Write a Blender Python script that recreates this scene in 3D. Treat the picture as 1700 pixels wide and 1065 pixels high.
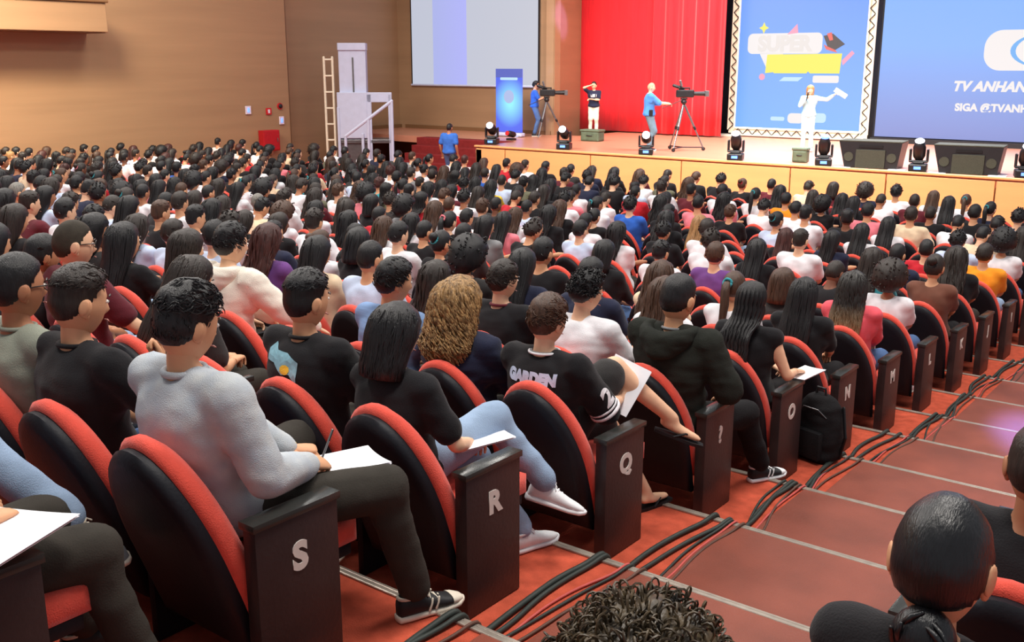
import bpy, bmesh, math, random
import numpy as np
from mathutils import Vector, Matrix, noise as mnoise
from mathutils.bvhtree import BVHTree

random.seed(7); rng = np.random.default_rng(7)
scene = bpy.context.scene
C = scene.collection
for o in list(bpy.data.objects): bpy.data.objects.remove(o)

# ------------------------------------------------------------------ camera
CAMZ = 3.30                      # camera height above the flat floor in front of the stage
YAW, PIT, FPX = math.radians(38.01), math.radians(14.05), 1703.0
fw = Vector((-math.sin(YAW)*math.cos(PIT), math.cos(YAW)*math.cos(PIT), -math.sin(PIT)))
rt = Vector((math.cos(YAW), math.sin(YAW), 0)); up = rt.cross(fw)
cam_d = bpy.data.cameras.new('camera'); cam = bpy.data.objects.new('camera', cam_d); C.objects.link(cam)
cam_d.sensor_width = 36; cam_d.lens = FPX/1700*36; cam_d.clip_start = .05; cam_d.clip_end = 200
M = Matrix((rt, up, -fw)).transposed().to_4x4(); M.translation = (0, 0, CAMZ); cam.matrix_world = M
scene.camera = cam

# ------------------------------------------------------------------ world, lights, exposure
W = bpy.data.worlds.new('world'); scene.world = W; W.use_nodes = True
W.node_tree.nodes['Background'].inputs[0].default_value = (.92, .96, 1.04, 1)
W.node_tree.nodes['Background'].inputs[1].default_value = .36
vs = scene.view_settings
vs.view_transform = 'Standard'; vs.look = 'None'; vs.exposure = 0.0; vs.gamma = 1.0; vs.use_curve_mapping = False

def area(name, loc, size, power, col=(1, 1, 1), target=None, sy=None, spread=180):
    d = bpy.data.lights.new(name, 'AREA'); d.energy = power; d.color = col
    d.shape = 'RECTANGLE'; d.size = size; d.size_y = sy or size; d.spread = math.radians(spread)
    o = bpy.data.objects.new(name, d); C.objects.link(o); o.location = loc
    if target is not None:
        o.rotation_euler = (Vector(target)-Vector(loc)).to_track_quat('-Z', 'Y').to_euler()
    return o
def spot(name, loc, target, power, col, ang, blend=.5, r=.1):
    d = bpy.data.lights.new(name, 'SPOT'); d.energy = power; d.color = col; d.spot_size = math.radians(ang)
    d.spot_blend = blend; d.shadow_soft_size = r
    o = bpy.data.objects.new(name, d); C.objects.link(o); o.location = loc
    o.rotation_euler = (Vector(target)-Vector(loc)).to_track_quat('-Z', 'Y').to_euler()
    return o
# house lights hanging under the (unseen) ceiling, in rows above the seats
for hy in (2.5, 9.5, 16.5):
    for hx in (-20, -10.5, -1):
        area('house_light', (hx, hy, 10.5), 2.6, 590 if hy < 15 else 380, (1.0, .94, .87))
# stage wash from the front-of-house bar, and blue effect lights
area('stage_wash', (-8, 14, 11), 5, 760, (1.0, .93, .86), (-9, 26, 1.1), 1.2, 80)
area('stage_wash', (-17, 14, 11), 4, 420, (1.0, .90, .82), (-16, 27, 1.5), 1.2, 80)
area('curtain_wash', (-14.5, 25.0, 9.5), 3, 380, (1.0, .9, .88), (-15.6, 29.3, 2.2), .6, 90)
area('stage_top_light', (-8.5, 25.2, 9.5), 6, 1350, (.97, .92, 1.0), (-8.5, 25.0, 1.1), 3, 90)
area('wall_wash', (-20.5, 9.5, 8.5), 3, 620, (1.0, .86, .62), (-25.4, 11, 1.2), 1.5, 110)
spot('blue_effect', (-19.6, 22.6, 1.8), (-20.1, 25.6, 2.1), 420, (.25, .45, 1), 34)
spot('blue_effect', (-12.0, 24.0, 8.0), (-19.68, 27.6, 4.6), 6000, (.4, .25, 1), 7)
spot('blue_effect', (-7.0, 23.2, 8.0), (-1.35, 8.6, .4), 14000, (.45, .3, 1), 3.2, .8)

# ------------------------------------------------------------------ materials
def lin(c):
    c = c/255.0
    return c/12.92 if c <= .04045 else ((c+.055)/1.055)**2.4
def rgb(r, g, b): return (lin(r), lin(g), lin(b), 1)
MATS = {}
def mat(name, col, rough=.7, var=.12, scale=6.0, bump=0.0, bscale=60, spec=.4, metal=0, sheen=0, stretch=None, emit=0, col2=None):
    """procedural principled material: colour mottled by noise, optional bump, stretched grain and emission"""
    if name in MATS: return MATS[name]
    m = bpy.data.materials.new(name); m.use_nodes = True
    nt = m.node_tree; p = nt.nodes['Principled BSDF']
    if isinstance(col, tuple) and len(col) == 3: col = rgb(*col)
    p.inputs['Roughness'].default_value = rough; p.inputs['Metallic'].default_value = metal
    p.inputs['Specular IOR Level'].default_value = spec
    tc = nt.nodes.new('ShaderNodeTexCoord'); mp = nt.nodes.new('ShaderNodeMapping')
    nt.links.new(tc.outputs['Object'], mp.inputs[0])
    if stretch: mp.inputs['Scale'].default_value = stretch
    nz = nt.nodes.new('ShaderNodeTexNoise'); nz.inputs['Scale'].default_value = scale; nz.inputs['Detail'].default_value = 4
    nt.links.new(mp.outputs[0], nz.inputs['Vector'])
    rp = nt.nodes.new('ShaderNodeValToRGB')
    a = tuple(max(0, x*(1-var)) for x in col[:3])+(1,)
    if col2 is not None:
        b = rgb(*col2)
    else:
        b = tuple(min(1, x*(1+var)) for x in col[:3])+(1,)
    rp.color_ramp.elements[0].color = a; rp.color_ramp.elements[1].color = b
    rp.color_ramp.elements[0].position = .3; rp.color_ramp.elements[1].position = .7
    nt.links.new(nz.outputs['Fac'], rp.inputs[0]); nt.links.new(rp.outputs[0], p.inputs['Base Color'])
    if emit:
        nt.links.new(rp.outputs[0], p.inputs['Emission Color']); p.inputs['Emission Strength'].default_value = emit
    if sheen: p.inputs['Sheen Weight'].default_value = sheen
    if bump:
        n2 = nt.nodes.new('ShaderNodeTexNoise'); n2.inputs['Scale'].default_value = bscale; n2.inputs['Detail'].default_value = 3
        nt.links.new(mp.outputs[0], n2.inputs['Vector'])
        bp = nt.nodes.new('ShaderNodeBump'); bp.inputs['Strength'].default_value = bump; bp.inputs['Distance'].default_value = .01
        nt.links.new(n2.outputs['Fac'], bp.inputs['Height']); nt.links.new(bp.outputs[0], p.inputs['Normal'])
    MATS[name] = m
    return m
mWood   = mat('wall_wood', (160, 126, 94), .55, .07, 1.6, .15, 8, .35, stretch=(.15, .15, 2.2))
mWood2  = mat('wall_wood_dark', (122, 88, 58), .55, .07, 1.6, .15, 8, .3, stretch=(.3, .3, 2.0))
mStageF = mat('stage_front_wood', (214, 162, 104), .5, .05, 2.0, .08, 9, .4, stretch=(.3, .3, 3))
mStageT = mat('stage_floor_boards', (196, 132, 104), .28, .07, 2.0, .1, 10, .5, stretch=(.4, 3, 1))
mCarpet = mat('seat_carpet', (186, 82, 60), .95, .2, 14, .5, 160, .1)
mRunner = mat('aisle_carpet', (130, 66, 50), .5, .22, 2.6, .3, 140, .32)
mNosing = mat('nosing_metal', (170, 158, 146), .35, .15, 20, .1, 80, .5, metal=.5)
mRed    = mat('seat_red_fabric', (226, 84, 68), .85, .10, 18, .35, 220, .2, sheen=.2)
mShell  = mat('seat_shell_black', (20, 21, 28), .55, .15, 8, .1, 90, .3)
mPanel  = mat('end_panel_dark', (48, 36, 36), .38, .12, 7, .12, 60, .45)
mCap    = mat('armrest_cap', (46, 47, 45), .25, .1, 9, .05, 60, .5)
mLetter = mat('letter_white', (222, 214, 206), .6, .05, 30)
mCurt   = mat('curtain_red', (214, 32, 40), .8, .10, 5, .2, 60, .2, sheen=.2, stretch=(4, 4, .4))
mBlack  = mat('black_plastic', (24, 24, 27), .45, .15, 10, .1, 70, .4)
mBlackF = mat('black_cloth', (26, 25, 27), .9, .15, 10, .3, 120, .2)
mGrill  = mat('speaker_grille', (58, 60, 50), .7, .2, 60, .6, 240, .3)
mWhiteP = mat('white_paint', (196, 202, 226), .5, .04, 6, .03, 40, .4)
mMetal  = mat('grey_metal', (110, 110, 112), .35, .1, 12, .05, 60, .5, metal=.6)
mCream  = mat('truss_cream', (236, 224, 200), .5, .06, 14, .05, 60)
mPaper  = mat('paper_white', (240, 240, 246), .8, .02, 5, .02, 60, .2)
mPrint  = mat('paper_print', (150, 160, 190), .8, .1, 40)
mGreenB = mat('olive_case', (84, 98, 78), .6, .15, 9, .1, 50)
mLens   = mat('lamp_lens', (236, 240, 255), .2, .02, 4, emit=4.0)
mLensB  = mat('lamp_lens_blue', (90, 130, 255), .2, .05, 4, emit=2.2)
mSign   = mat('sign_red', (196, 36, 40), .5, .08, 12)
mSignW  = mat('sign_white', (226, 214, 226), .5, .05, 12)
mRedBox = mat('fire_box_red', (176, 24, 32), .45, .08, 8)
mStair  = mat('stair_carpet_red', (122, 40, 40), .95, .12, 10, .4, 120, .1)

# ------------------------------------------------------------------ mesh helpers
class MB:
    """collects closed shapes; build() makes one mesh object"""
    def __init__(s): s.v = []; s.f = []; s.m = []
    def add(s, v, f, mi=0):
        b = len(s.v); s.v.extend([tuple(map(float, p)) for p in v]); s.f.extend([tuple(i+b for i in q) for q in f]); s.m.extend([mi]*len(f)); return s
    def addmesh(s, me, T=None, mi=None):
        n = len(me.vertices); co = np.empty(n*3); me.vertices.foreach_get('co', co); co = co.reshape(-1, 3)
        if T is not None:
            T = np.array(T); co = co@T[:3, :3].T+T[:3, 3]
        b = len(s.v); s.v.extend(map(tuple, co.tolist()))
        for p in me.polygons:
            s.f.append(tuple(i+b for i in p.vertices)); s.m.append(p.material_index if mi is None else mi)
        return s
    def xf(s, T):
        co = np.array(s.v); T = np.array(T); s.v = list(map(tuple, (co@T[:3, :3].T+T[:3, 3]).tolist())); return s
    def box(s, c, d, rot=None, mi=0):
        x, y, z = d[0]/2, d[1]/2, d[2]/2
        v = [(a, b, e) for a in (-x, x) for b in (-y, y) for e in (-z, z)]
        if rot is not None: v = [tuple(rot@Vector(p)) for p in v]
        v = [(p[0]+c[0], p[1]+c[1], p[2]+c[2]) for p in v]
        return s.add(v, [(0, 1, 3, 2), (4, 6, 7, 5), (0, 4, 5, 1), (2, 3, 7, 6), (0, 2, 6, 4), (1, 5, 7, 3)], mi)
    def bbox(s, c, d, bev=.01, mi=0, rot=None):
        """box with chamfered edges (convex hull of three inset boxes)"""
        x, y, z = d[0]/2, d[1]/2, d[2]/2; b = min(bev, x*.9, y*.9, z*.9)
        bm = bmesh.new()
        for sx in (-1, 1):
            for sy in (-1, 1):
                for sz in (-1, 1):
                    for q in ((x, y-b, z-b), (x-b, y, z-b), (x-b, y-b, z), (x-b*.3, y-b*.3, z-b*.3)):
                        bm.verts.new((q[0]*sx, q[1]*sy, q[2]*sz))
        bmesh.ops.convex_hull(bm, input=bm.verts)
        bm.verts.index_update()
        vs_ = [v for v in bm.verts if v.link_faces]; ix = {v: i for i, v in enumerate(vs_)}
        vv = [v.co if rot is None else rot@v.co for v in vs_]
        s.add([(v[0]+c[0], v[1]+c[1], v[2]+c[2]) for v in vv], [tuple(ix[v] for v in f.verts) for f in bm.faces], mi)
        bm.free(); return s
    def rings(s, R, mi=0, cap=True):
        """R: list of equal-length rings of points"""
        n = len(R[0]); v = [p for r in R for p in r]; f = []
        for i in range(len(R)-1):
            for j in range(n):
                a = i*n+j; b = i*n+(j+1) % n
                f.append((a, b, b+n, a+n))
        if cap:
            f.append(tuple(range(n-1, -1, -1))); f.append(tuple((len(R)-1)*n+j for j in range(n)))
        return s.add(v, f, mi)
    def tube(s, pts, rad, n=8, mi=0, flat=1.0, ref=None, round_=True):
        pts = [Vector(p) for p in pts]
        if not hasattr(rad, '__len__'): rad = [rad]*len(pts)
        P, Rr = list(pts), list(rad)
        if round_ and len(pts) > 1:
            d0 = (P[0]-P[1]).normalized(); d1 = (P[-1]-P[-2]).normalized()
            P = [P[0]+d0*Rr[0]*.9, P[0]+d0*Rr[0]*.55]+P+[P[-1]+d1*Rr[-1]*.55, P[-1]+d1*Rr[-1]*.9]
            Rr = [Rr[0]*.35, Rr[0]*.82]+Rr+[Rr[-1]*.82, Rr[-1]*.35]
        R = []; u = None
        for i, p in enumerate(P):
            t = (P[min(i+1, len(P)-1)]-P[max(i-1, 0)])
            t = t.normalized() if t.length > 1e-9 else Vector((0, 0, 1))
            if u is None:
                u = Vector(ref) if ref else (Vector((0, 0, 1)) if abs(t.z) < .9 else Vector((0, 1, 0)))
            u = (u-t*u.dot(t))
            u = u.normalized() if u.length > 1e-6 else t.orthogonal().normalized()
            w = t.cross(u)
            R.append([tuple(p+w*(math.cos(2*math.pi*k/n)*Rr[i])+u*(math.sin(2*math.pi*k/n)*Rr[i]*flat)) for k in range(n)])
        return s.rings(R, mi)
    def ell(s, c, r, rot=None, nu=14, nv=9, mi=0):
        R = []
        for i in range(nv+1):
            a = math.pi*(i+.001)/(nv+.002)-math.pi/2
            ring = []
            for j in range(nu):
                b = 2*math.pi*j/nu
                p = Vector((math.cos(a)*math.cos(b)*r[0], math.cos(a)*math.sin(b)*r[1], math.sin(a)*r[2]))
                if rot is not None: p = rot@p
                ring.append((p.x+c[0], p.y+c[1], p.z+c[2]))
            R.append(ring)
        return s.rings(R, mi)
    def extr(s, outline, y0, y1, mi=0):
        """outline (x,z) polygon extruded along y"""
        n = len(outline)
        v = [(x, y0, z) for x, z in outline]+[(x, y1, z) for x, z in outline]
        f = [(i, (i+1) % n, (i+1) % n+n, i+n) for i in range(n)]+[tuple(range(n-1, -1, -1)), tuple(range(n, 2*n))]
        return s.add(v, f, mi)
    def mesh(s, name, smooth=False):
        me = bpy.data.meshes.new(name); me.from_pydata(s.v, [], s.f); me.update()
        if any(s.m): me.polygons.foreach_set('material_index', s.m)
        if smooth: me.polygons.foreach_set('use_smooth', [True]*len(me.polygons))
        bm = bmesh.new(); bm.from_mesh(me); bmesh.ops.recalc_face_normals(bm, faces=bm.faces); bm.to_mesh(me); bm.free()
        return me
def soften(me, ang=40):
    me.polygons.foreach_set('use_smooth', [True]*len(me.polygons)); me.set_sharp_from_angle(angle=math.radians(ang)); return me
def obj(name, me, mats, parent=None, loc=(0, 0, 0), rz=0.0):
    """link mesh; materials live on the object so that copies may share mesh data"""
    o = bpy.data.objects.new(name, me); C.objects.link(o); o.location = loc; o.rotation_euler = (0, 0, rz)
    mats = mats if isinstance(mats, (list, tuple)) else [mats]
    while len(me.materials) < len(mats): me.materials.append(None)
    for i, m in enumerate(mats):
        o.material_slots[i].link = 'OBJECT'; o.material_slots[i].material = m
    if parent is not None: o.parent = parent
    return o
def tag(o, label, cat, group=None):
    o['label'] = label; o['category'] = cat
    if group: o['group'] = group
    return o
def thing(name, label, cat, loc=(0, 0, 0), rz=0.0, group=None):
    o = bpy.data.objects.new(name, None); C.objects.link(o); o.location = loc; o.rotation_euler = (0, 0, rz); o.empty_display_size = .1
    return tag(o, label, cat, group)
def struct(name, me, mats, parent=None):
    o = obj(name, me, mats, parent)
    if parent is None: o['kind'] = 'structure'
    return o
def textmesh(txt, size, offset=0.0, shear=0.0, extrude=0.0, align='CENTER', space=1.0):
    cu = bpy.data.curves.new('lettering', 'FONT'); cu.body = txt; cu.size = size; cu.offset = offset; cu.shear = shear
    cu.extrude = extrude; cu.align_x = align; cu.align_y = 'CENTER'; cu.space_character = space; cu.resolution_u = 4
    o = bpy.data.objects.new('lettering', cu); C.objects.link(o)
    dg = bpy.context.evaluated_depsgraph_get(); me = bpy.data.meshes.new_from_object(o.evaluated_get(dg))
    bpy.data.objects.remove(o); bpy.data.curves.remove(cu)
    return me
def wave(n, k): return [math.sin(2*math.pi*k*i/n) for i in range(n)]
# ================================================================== the room
RTAB = [-2.853, -2.94, -3.02, -3.09, -3.15, -3.2, -3.24, -3.27, -3.29, -3.3, -3.3]
def RZ(n):                                   # floor height of row n (row S is 0, numbers grow towards the stage)
    return CAMZ+(-2.0-.1663*n+.00403*n*n if n <= 6 else RTAB[min(10, n-6)])
def RY(n): return 1.97+n                     # seat anchor line of row n
XA = -2.41                                   # aisle face of the lettered end panels
N_FRONT = 16
STZ, STY = 1.10, 22.1                        # stage top and stage front edge

floor = struct('floor', MB().box((-8, 12, -.30), (40, 42, .5)).mesh('floor'), mCarpet)
for n in range(-4, N_FRONT+1):
    z = RZ(n); y0, y1 = RY(n)-.38, RY(n)+.62
    if n == N_FRONT: y1 = STY
    if n == -4: y0 = -6
    obj('tread', MB().box((-11.5, (y0+y1)/2, (z-.06)/2), (28.6, y1-y0, z+.06)).mesh('tread'), mCarpet, floor)
    if n >= -2:
        zz = z+.004
        obj('aisle_runner', MB().bbox((-1.49, (y0+y1)/2, zz), (1.28, y1-y0-.05, .010), .003).mesh('aisle_runner'), mRunner, floor)
    if -1 <= n <= 14:
        nb = MB()
        for k, (dy, w, h) in enumerate(((-.010, .042, .010), (-.026, .007, .014), (-.004, .007, .014))):
            nb.bbox((-2.0, y1+dy-.012, z+.005), (3.2, w, h), .003)
        nb.box((-2.0, y1+.003, z-.02), (3.2, .006, .045))
        obj('step_nosing', nb.mesh('step_nosing'), mNosing, floor)

def wallbox(name, c, d, m=mWood): return struct(name, MB().box(c, d).mesh(name), m)
wl = wallbox('wall_left', (-25.55, 7.65, 3.9), (.3, 27.3, 9))
wallbox('wall_left_stage', (-26.35, 24.4, 3.9), (.3, 6.2, 9))
wallbox('wall_stage_side', (-22.85, 27.15, 3.9), (6.9, .3, 9))
rm = MB(); a, b = Vector((-19.45, 27.0, 0)), Vector((-20.15, 29.6, 0)); d = (b-a); ang = math.atan2(d.y, d.x)
rm.box(((a.x+b.x)/2-.12, (a.y+b.y)/2, 3.9), (d.length+.1, .25, 9), Matrix.Rotation(ang, 3, 'Z')); struct('wall_stage_return', rm.mesh('wall'), mWood)
wallbox('wall_back', (-6, 31.6, 3.9), (32, .3, 9), mWood2)
struct('dark_strip', MB().bbox((-26.1, 21.62, 3.9), (.25, .5, 9), .1).mesh('trim'), mWood2)  # dark upright strip just past the end of the left wall
struct('trim_2', MB().box((-22.7, 26.98, STZ+.06), (6.4, .04, .12)).mesh('trim'), mWood2)
struct('trim_3', MB().box((-26.12, 25.6, STZ+.06), (.04, 2.8, .12)).mesh('trim'), mWood2)
# side box (balcony ledge) hanging on the left wall
bal = thing('balcony_box', 'long wooden side balcony ledge hanging high on the left wall', 'balcony', (-24.9, 8.0, 4.05))
obj('front_face', MB().bbox((.45, 0, .37), (.10, 13.6, .70), .02).mesh('face'), mWood, bal)
obj('end_face', MB().box((-.02, 6.75, .37), (.9, .10, .68)).mesh('end'), mWood, bal)
obj('soffit', MB().box((-.02, 0, .03), (.92, 13.5, .06)).mesh('soffit'), mWood2, bal)
obj('top_rail', MB().bbox((.45, 0, .76), (.2, 13.7, .07), .02).mesh('rail'), mWood2, bal)
obj('rear_screen', MB().box((-.3, 0, 1.3), (.08, 13.5, 1.2)).mesh('screen'), mWood2, bal)

# signs on the left wall
def sign(y, z, ry, rz_, m, label, shape):
    t = thing('wall_sign', label, 'sign', (-25.38, y, z))
    if shape == 'disc':
        obj('plate', MB().tube([(-.01, 0, 0), (.02, 0, 0)], ry, 16, round_=False).mesh('plate'), m, t)
    else: obj('plate', MB().bbox((.005, 0, 0), (.03, ry*2, rz_*2), .008).mesh('plate'), m, t)
    obj('symbol', MB().box((.026, 0, 0), (.01, ry*.7, rz_*1.1)).mesh('symbol'), mSignW if m is not mSignW else mLensB, t)
    return t
sign(19.71, 1.97, .10, .12, mSignW, 'small white sign with blue symbol on the left wall', 'box')
sign(20.47, 1.91, .10, .10, mSign, 'small red sign with white symbol above the red cabinet', 'box')
sign(20.95, 1.62, .09, .12, mSignW, 'small pale sign at the end of the left wall', 'box')
al = thing('fire_alarm', 'small dark round alarm device near the corner of the left wall', 'alarm', (-25.40, 20.92, 2.05))
obj('base', MB().tube([(0, 0, 0), (.03, 0, 0)], .10, 14, round_=False).mesh('b'), mSign, al); obj('dome', MB().ell((.05, 0, 0), (.04, .07, .07)).mesh('d'), mBlack, al)
fb = thing('hose_cabinet', 'red fire hose cabinet on the left wall near the corner', 'cabinet', (-25.27, 20.35, .75))
obj('case', MB().bbox((0, 0, .3), (.25, .62, .62), .02).mesh('c'), mRedBox, fb)
obj('door', MB().bbox((.13, 0, .3), (.02, .56, .56), .01).mesh('d'), mRedBox, fb)
obj('handle', MB().tube([(.155, .2, .26), (.155, .2, .36)], .012, 6).mesh('h'), mMetal, fb)

# ================================================================== stage
stg = struct('stage_floor', MB().box((-4.1, 26.9, STZ-.10), (29.0, 9.5, .2)).box((-22.5, 25.6, STZ-.10), (7.8, 3.2, .2)).mesh('stage_floor'), mStageT)
sf = struct('stage_front', MB().box((-4.1, STY+.16, STZ/2-.05), (29.0, .2, STZ-.1)).box((-18.45, 24.6, STZ/2-.05), (.2, 5, STZ-.1)).mesh('stage_front'), mWood2)
edges = [-18.55, -17.52, -14.73, -12.1, -9.34, -7.2, -5.03, -2.4, .4, 3.2, 6, 8.8]
for e0, e1 in zip(edges[:-1], edges[1:]):
    obj('front_panel', MB().bbox(((e0+e1)/2, STY+.03, STZ/2-.03), (e1-e0-.03, .06, STZ-.07), .008).mesh('front_panel'), mStageF, sf)
obj('edge_strip', MB().bbox((-4.1, STY+.03, STZ-.005), (29.0, .10, .05), .012).mesh('edge'), mStageF, sf)
# red carpeted stairs at the stage corner
st = thing('stage_stairs', 'red carpeted steps leading up to the stage beside the white lift', 'stairs', (-20.45, 22.4, 0))
for i in range(5):
    h = STZ*(i+1)/5
    obj('step', MB().bbox((0, .16+i*.32, h/2), (3.5, .33 if i < 4 else .5, h), .015).mesh('step'), mStair, st)

# curtains
def curtain(name, label, x0, x1, y, amp, k, h, m):
    nx = max(60, int((x1-x0)*40)); v = []; f = []; rows = 7
    for side in (0, 1):
        for r in range(rows):
            z = STZ+.04+(h-.04)*r/(rows-1)
            for i in range(nx+1):
                x = x0+(x1-x0)*i/nx
                ph = x*k+.5*math.sin(x*1.7)
                dy = amp*(math.sin(ph)+.35*math.sin(2.3*ph+1))*(1-.12*r/rows)
                v.append((x, y+dy+side*.03, z))
    n1 = nx+1; s2 = rows*n1
    for r in range(rows-1):
        for i in range(nx):
            a = r*n1+i; f.append((a, a+1, a+n1+1, a+n1)); f.append((s2+a, s2+a+n1, s2+a+n1+1, s2+a+1))
    for i in range(nx): f.append((i, i+s2, i+1+s2, i+1)); t = (rows-1)*n1; f.append((t+i, t+i+1, t+i+1+s2, t+i+s2))
    for r in range(rows-1):
        a = r*n1; f.append((a, a+n1, a+n1+s2, a+s2)); a += nx; f.append((a, a+s2, a+n1+s2, a+n1))
    me = MB().add(v, f).mesh(name, True)
    return tag(obj(name, me, m), label, 'curtain')
curtain('stage_curtain', 'flat hanging red stage curtain behind the woman in the navy T-shirt', -20.15, -17.35, 29.5, .022, 7, 6.2, mCurt)
curtain('stage_curtain', 'pleated red stage curtain behind the tall tripod camera', -17.12, -14.62, 29.15, .055, 13, 6.2, mCurt)
curtain('black_stage_leg', 'narrow black stage curtain between red curtain and framed blue banner', -15.9, -14.4, 30.7, .03, 16, 6.2, mBlackF)
curtain('black_stage_leg', 'narrow black curtain strip filling the gap between the red curtains', -17.6, -16.9, 29.75, .03, 16, 6.2, mBlackF)

# ---- screens
def screenmat(name, c0, c1, axis='Z', lo=0, hi=1, strength=1.0):
    m = bpy.data.materials.new(name); m.use_nodes = True; nt = m.node_tree; p = nt.nodes['Principled BSDF']
    tc = nt.nodes.new('ShaderNodeTexCoord'); sp = nt.nodes.new('ShaderNodeSeparateXYZ'); nt.links.new(tc.outputs['Object'], sp.inputs[0])
    mr = nt.nodes.new('ShaderNodeMapRange'); mr.inputs['From Min'].default_value = lo; mr.inputs['From Max'].default_value = hi
    nt.links.new(sp.outputs[axis], mr.inputs['Value'])
    rp = nt.nodes.new('ShaderNodeValToRGB'); rp.color_ramp.elements[0].color = rgb(*c0); rp.color_ramp.elements[1].color = rgb(*c1)
    nt.links.new(mr.outputs[0], rp.inputs[0])
    p.inputs['Base Color'].default_value = (.02, .02, .02, 1); p.inputs['Roughness'].default_value = .6
    nt.links.new(rp.outputs[0], p.inputs['Emission Color']); p.inputs['Emission Strength'].default_value = strength
    return m
mLed  = screenmat('led_blue', (120, 136, 205), (120, 176, 255), 'Z', 0, 2.6, .97)
mBan  = screenmat('banner_blue', (106, 172, 248), (96, 150, 248), 'Z', 0, 4, 1.08)
mTxtW = screenmat('screen_white', (240, 236, 236), (240, 236, 236), strength=.95)
mTxtY = screenmat('screen_yellow', (250, 238, 84), (250, 238, 84), strength=.95)
mTxtP = screenmat('screen_pink', (250, 160, 190), (250, 160, 190), strength=.95)
mTxtR = screenmat('screen_redorange', (244, 96, 84), (244, 96, 84), strength=.9)
mTxtK = screenmat('screen_dark', (44, 46, 52), (44, 46, 52), strength=.9)
mTxtC = screenmat('screen_cyan', (196, 236, 255), (196, 236, 255), strength=.9)
mTxtB = screenmat('screen_midblue', (96, 178, 250), (96, 178, 250), strength=.9)

def flat(outline, T, th=.006):
    """thin raised print piece: outline (x,z), local to the screen face (y = 0 is the face, print sits towards the room)"""
    return MB().extr(outline, T-th, T)
def rrect(x0, x1, z0, z1, r=.1, n=5):
    P = []
    for cx_, cz_, a0 in ((x1-r, z1-r, 0), (x0+r, z1-r, 90), (x0+r, z0+r, 180), (x1-r, z0+r, 270)):
        for i in range(n+1):
            a = math.radians(a0+90*i/n); P.append((cx_+r*math.cos(a), cz_+r*math.sin(a)))
    return P
def facetext(txt, size, x, z, parent, m, yo=-.012, offset=.01, shear=0, align='CENTER', space=1.0):
    me = textmesh(txt, size, offset, shear, .003, align, space)
    o = obj('lettering', me, m, parent); o.rotation_euler = (math.pi/2, 0, 0); o.location = (x, yo, z); return o

led = thing('led_wall', 'huge blue LED wall with white logo and lettering at the back of the stage', 'screen', (-10.36, 30.3, STZ+.10))
obj('cabinet', MB().bbox((4.6, .16, 2.95), (9.3, .24, 6.2), .02).mesh('cab'), mBlack, led)
obj('display', MB().box((4.62, .02, 3.0), (9.16, .05, 5.86)).mesh('disp'), mLed, led)
obj('base_plinth', MB().box((4.6, .05, -.03), (9.3, .3, .14)).mesh('plinth'), mBlack, led)
o = obj('logo', flat(rrect(2.80, 6.2, 1.93, 2.98, .44, 8), -.006).mesh('logo'), mTxtW, led)
cr = []
for i in range(13):
    a = math.radians(118+124*i/12); cr.append((4.40+.86*math.cos(a)*1.1, 2.45+.46*math.sin(a)))
for i in range(13):
    a = math.radians(242-124*i/12); cr.append((4.53+.86*math.cos(a)*1.1, 2.45+.46*math.sin(a)))
obj('logo_stroke', flat(cr, -.013).mesh('stroke'), mTxtB, o)
facetext('TV ANHANGUERA', .36, 2.08, 1.50, led, mTxtW, offset=.018, shear=.25, align='LEFT', space=1.02)
facetext('SIGA @TVANHANGUERA', .27, 2.2, .94, led, mTxtW, offset=.014, align='LEFT', space=1.02)

ban = thing('framed_banner', 'tall blue banner screen in cream truss frame with white and yellow title', 'banner', (-12.68, 30.15, STZ))
obj('display', MB().box((0, .05, 2.75), (4.1, .05, 5.4)).mesh('disp'), mBan, ban)
def truss(a, b, name):
    a, b = Vector(a), Vector(b); d = (b-a); L = d.length; d.normalize(); w = Vector((0, 0, 1)) if abs(d.z) < .5 else Vector((1, 0, 0))
    mb = MB()
    for s_ in (-1, 1): mb.tube([a+w*.10*s_, b+w*.10*s_], .035, 8, round_=False)
    o = obj(name, mb.mesh(name), mCream, ban)
    z = MB(); k = int(L/.16); pts = [a+d*(L*i/k)+w*(.085*(1 if i % 2 else -1))+Vector((0, -.02, 0)) for i in range(k+1)]
    for p, q in zip(pts[:-1], pts[1:]): z.tube([p, q], .016, 5, round_=False)
    obj('lattice', z.mesh('lattice'), mBlack, o)
    obj('back_plate', MB().box((a+b)/2+Vector((0, .04, 0)), (abs(b.x-a.x)+.2, .03, abs(b.z-a.z)+.2)).mesh('bp'), mCream, o)
truss((-2.10, -.03, .2), (-2.10, -.03, 5.5), 'truss_upright'); truss((2.10, -.03, .2), (2.10, -.03, 5.5), 'truss_upright')
truss((-2.0, -.04, .16), (2.0, -.04, .16), 'truss_base')
for x in (-2.15, 2.15): obj('foot_plate', MB().bbox((x, -.1, .03), (.7, .6, .06), .01).mesh('fp'), mCream, ban)
def bp(name, P, m, yo=.0): return obj(name, flat(P, .02-yo).mesh(name), m, ban)
zb = -STZ; xb = 12.68
bp('title_block', rrect(-14.38+xb, -12.02+xb, 3.60+zb, 4.20+zb, .16), mTxtW)
bp('speech_tail', [(-13.98+xb, 3.62+zb), (-13.66+xb, 3.05+zb), (-13.2+xb, 3.62+zb)], mTxtW)
nt_ = [(-13.76+xb, 3.03+zb), (-13.5+xb, 3.06+zb), (-13.47+xb, 3.03+zb), (-12.45+xb, 3.03+zb), (-12.40+xb, 3.09+zb), (-12.33+xb, 3.03+zb), (-11.44+xb, 3.03+zb), (-11.40+xb, 3.6+zb), (-13.72+xb, 3.58+zb)]
bp('title_block', nt_, mTxtY, .008)
mFaint = screenmat('screen_cream', (231, 226, 223), (231, 226, 223), strength=.95)
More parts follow.
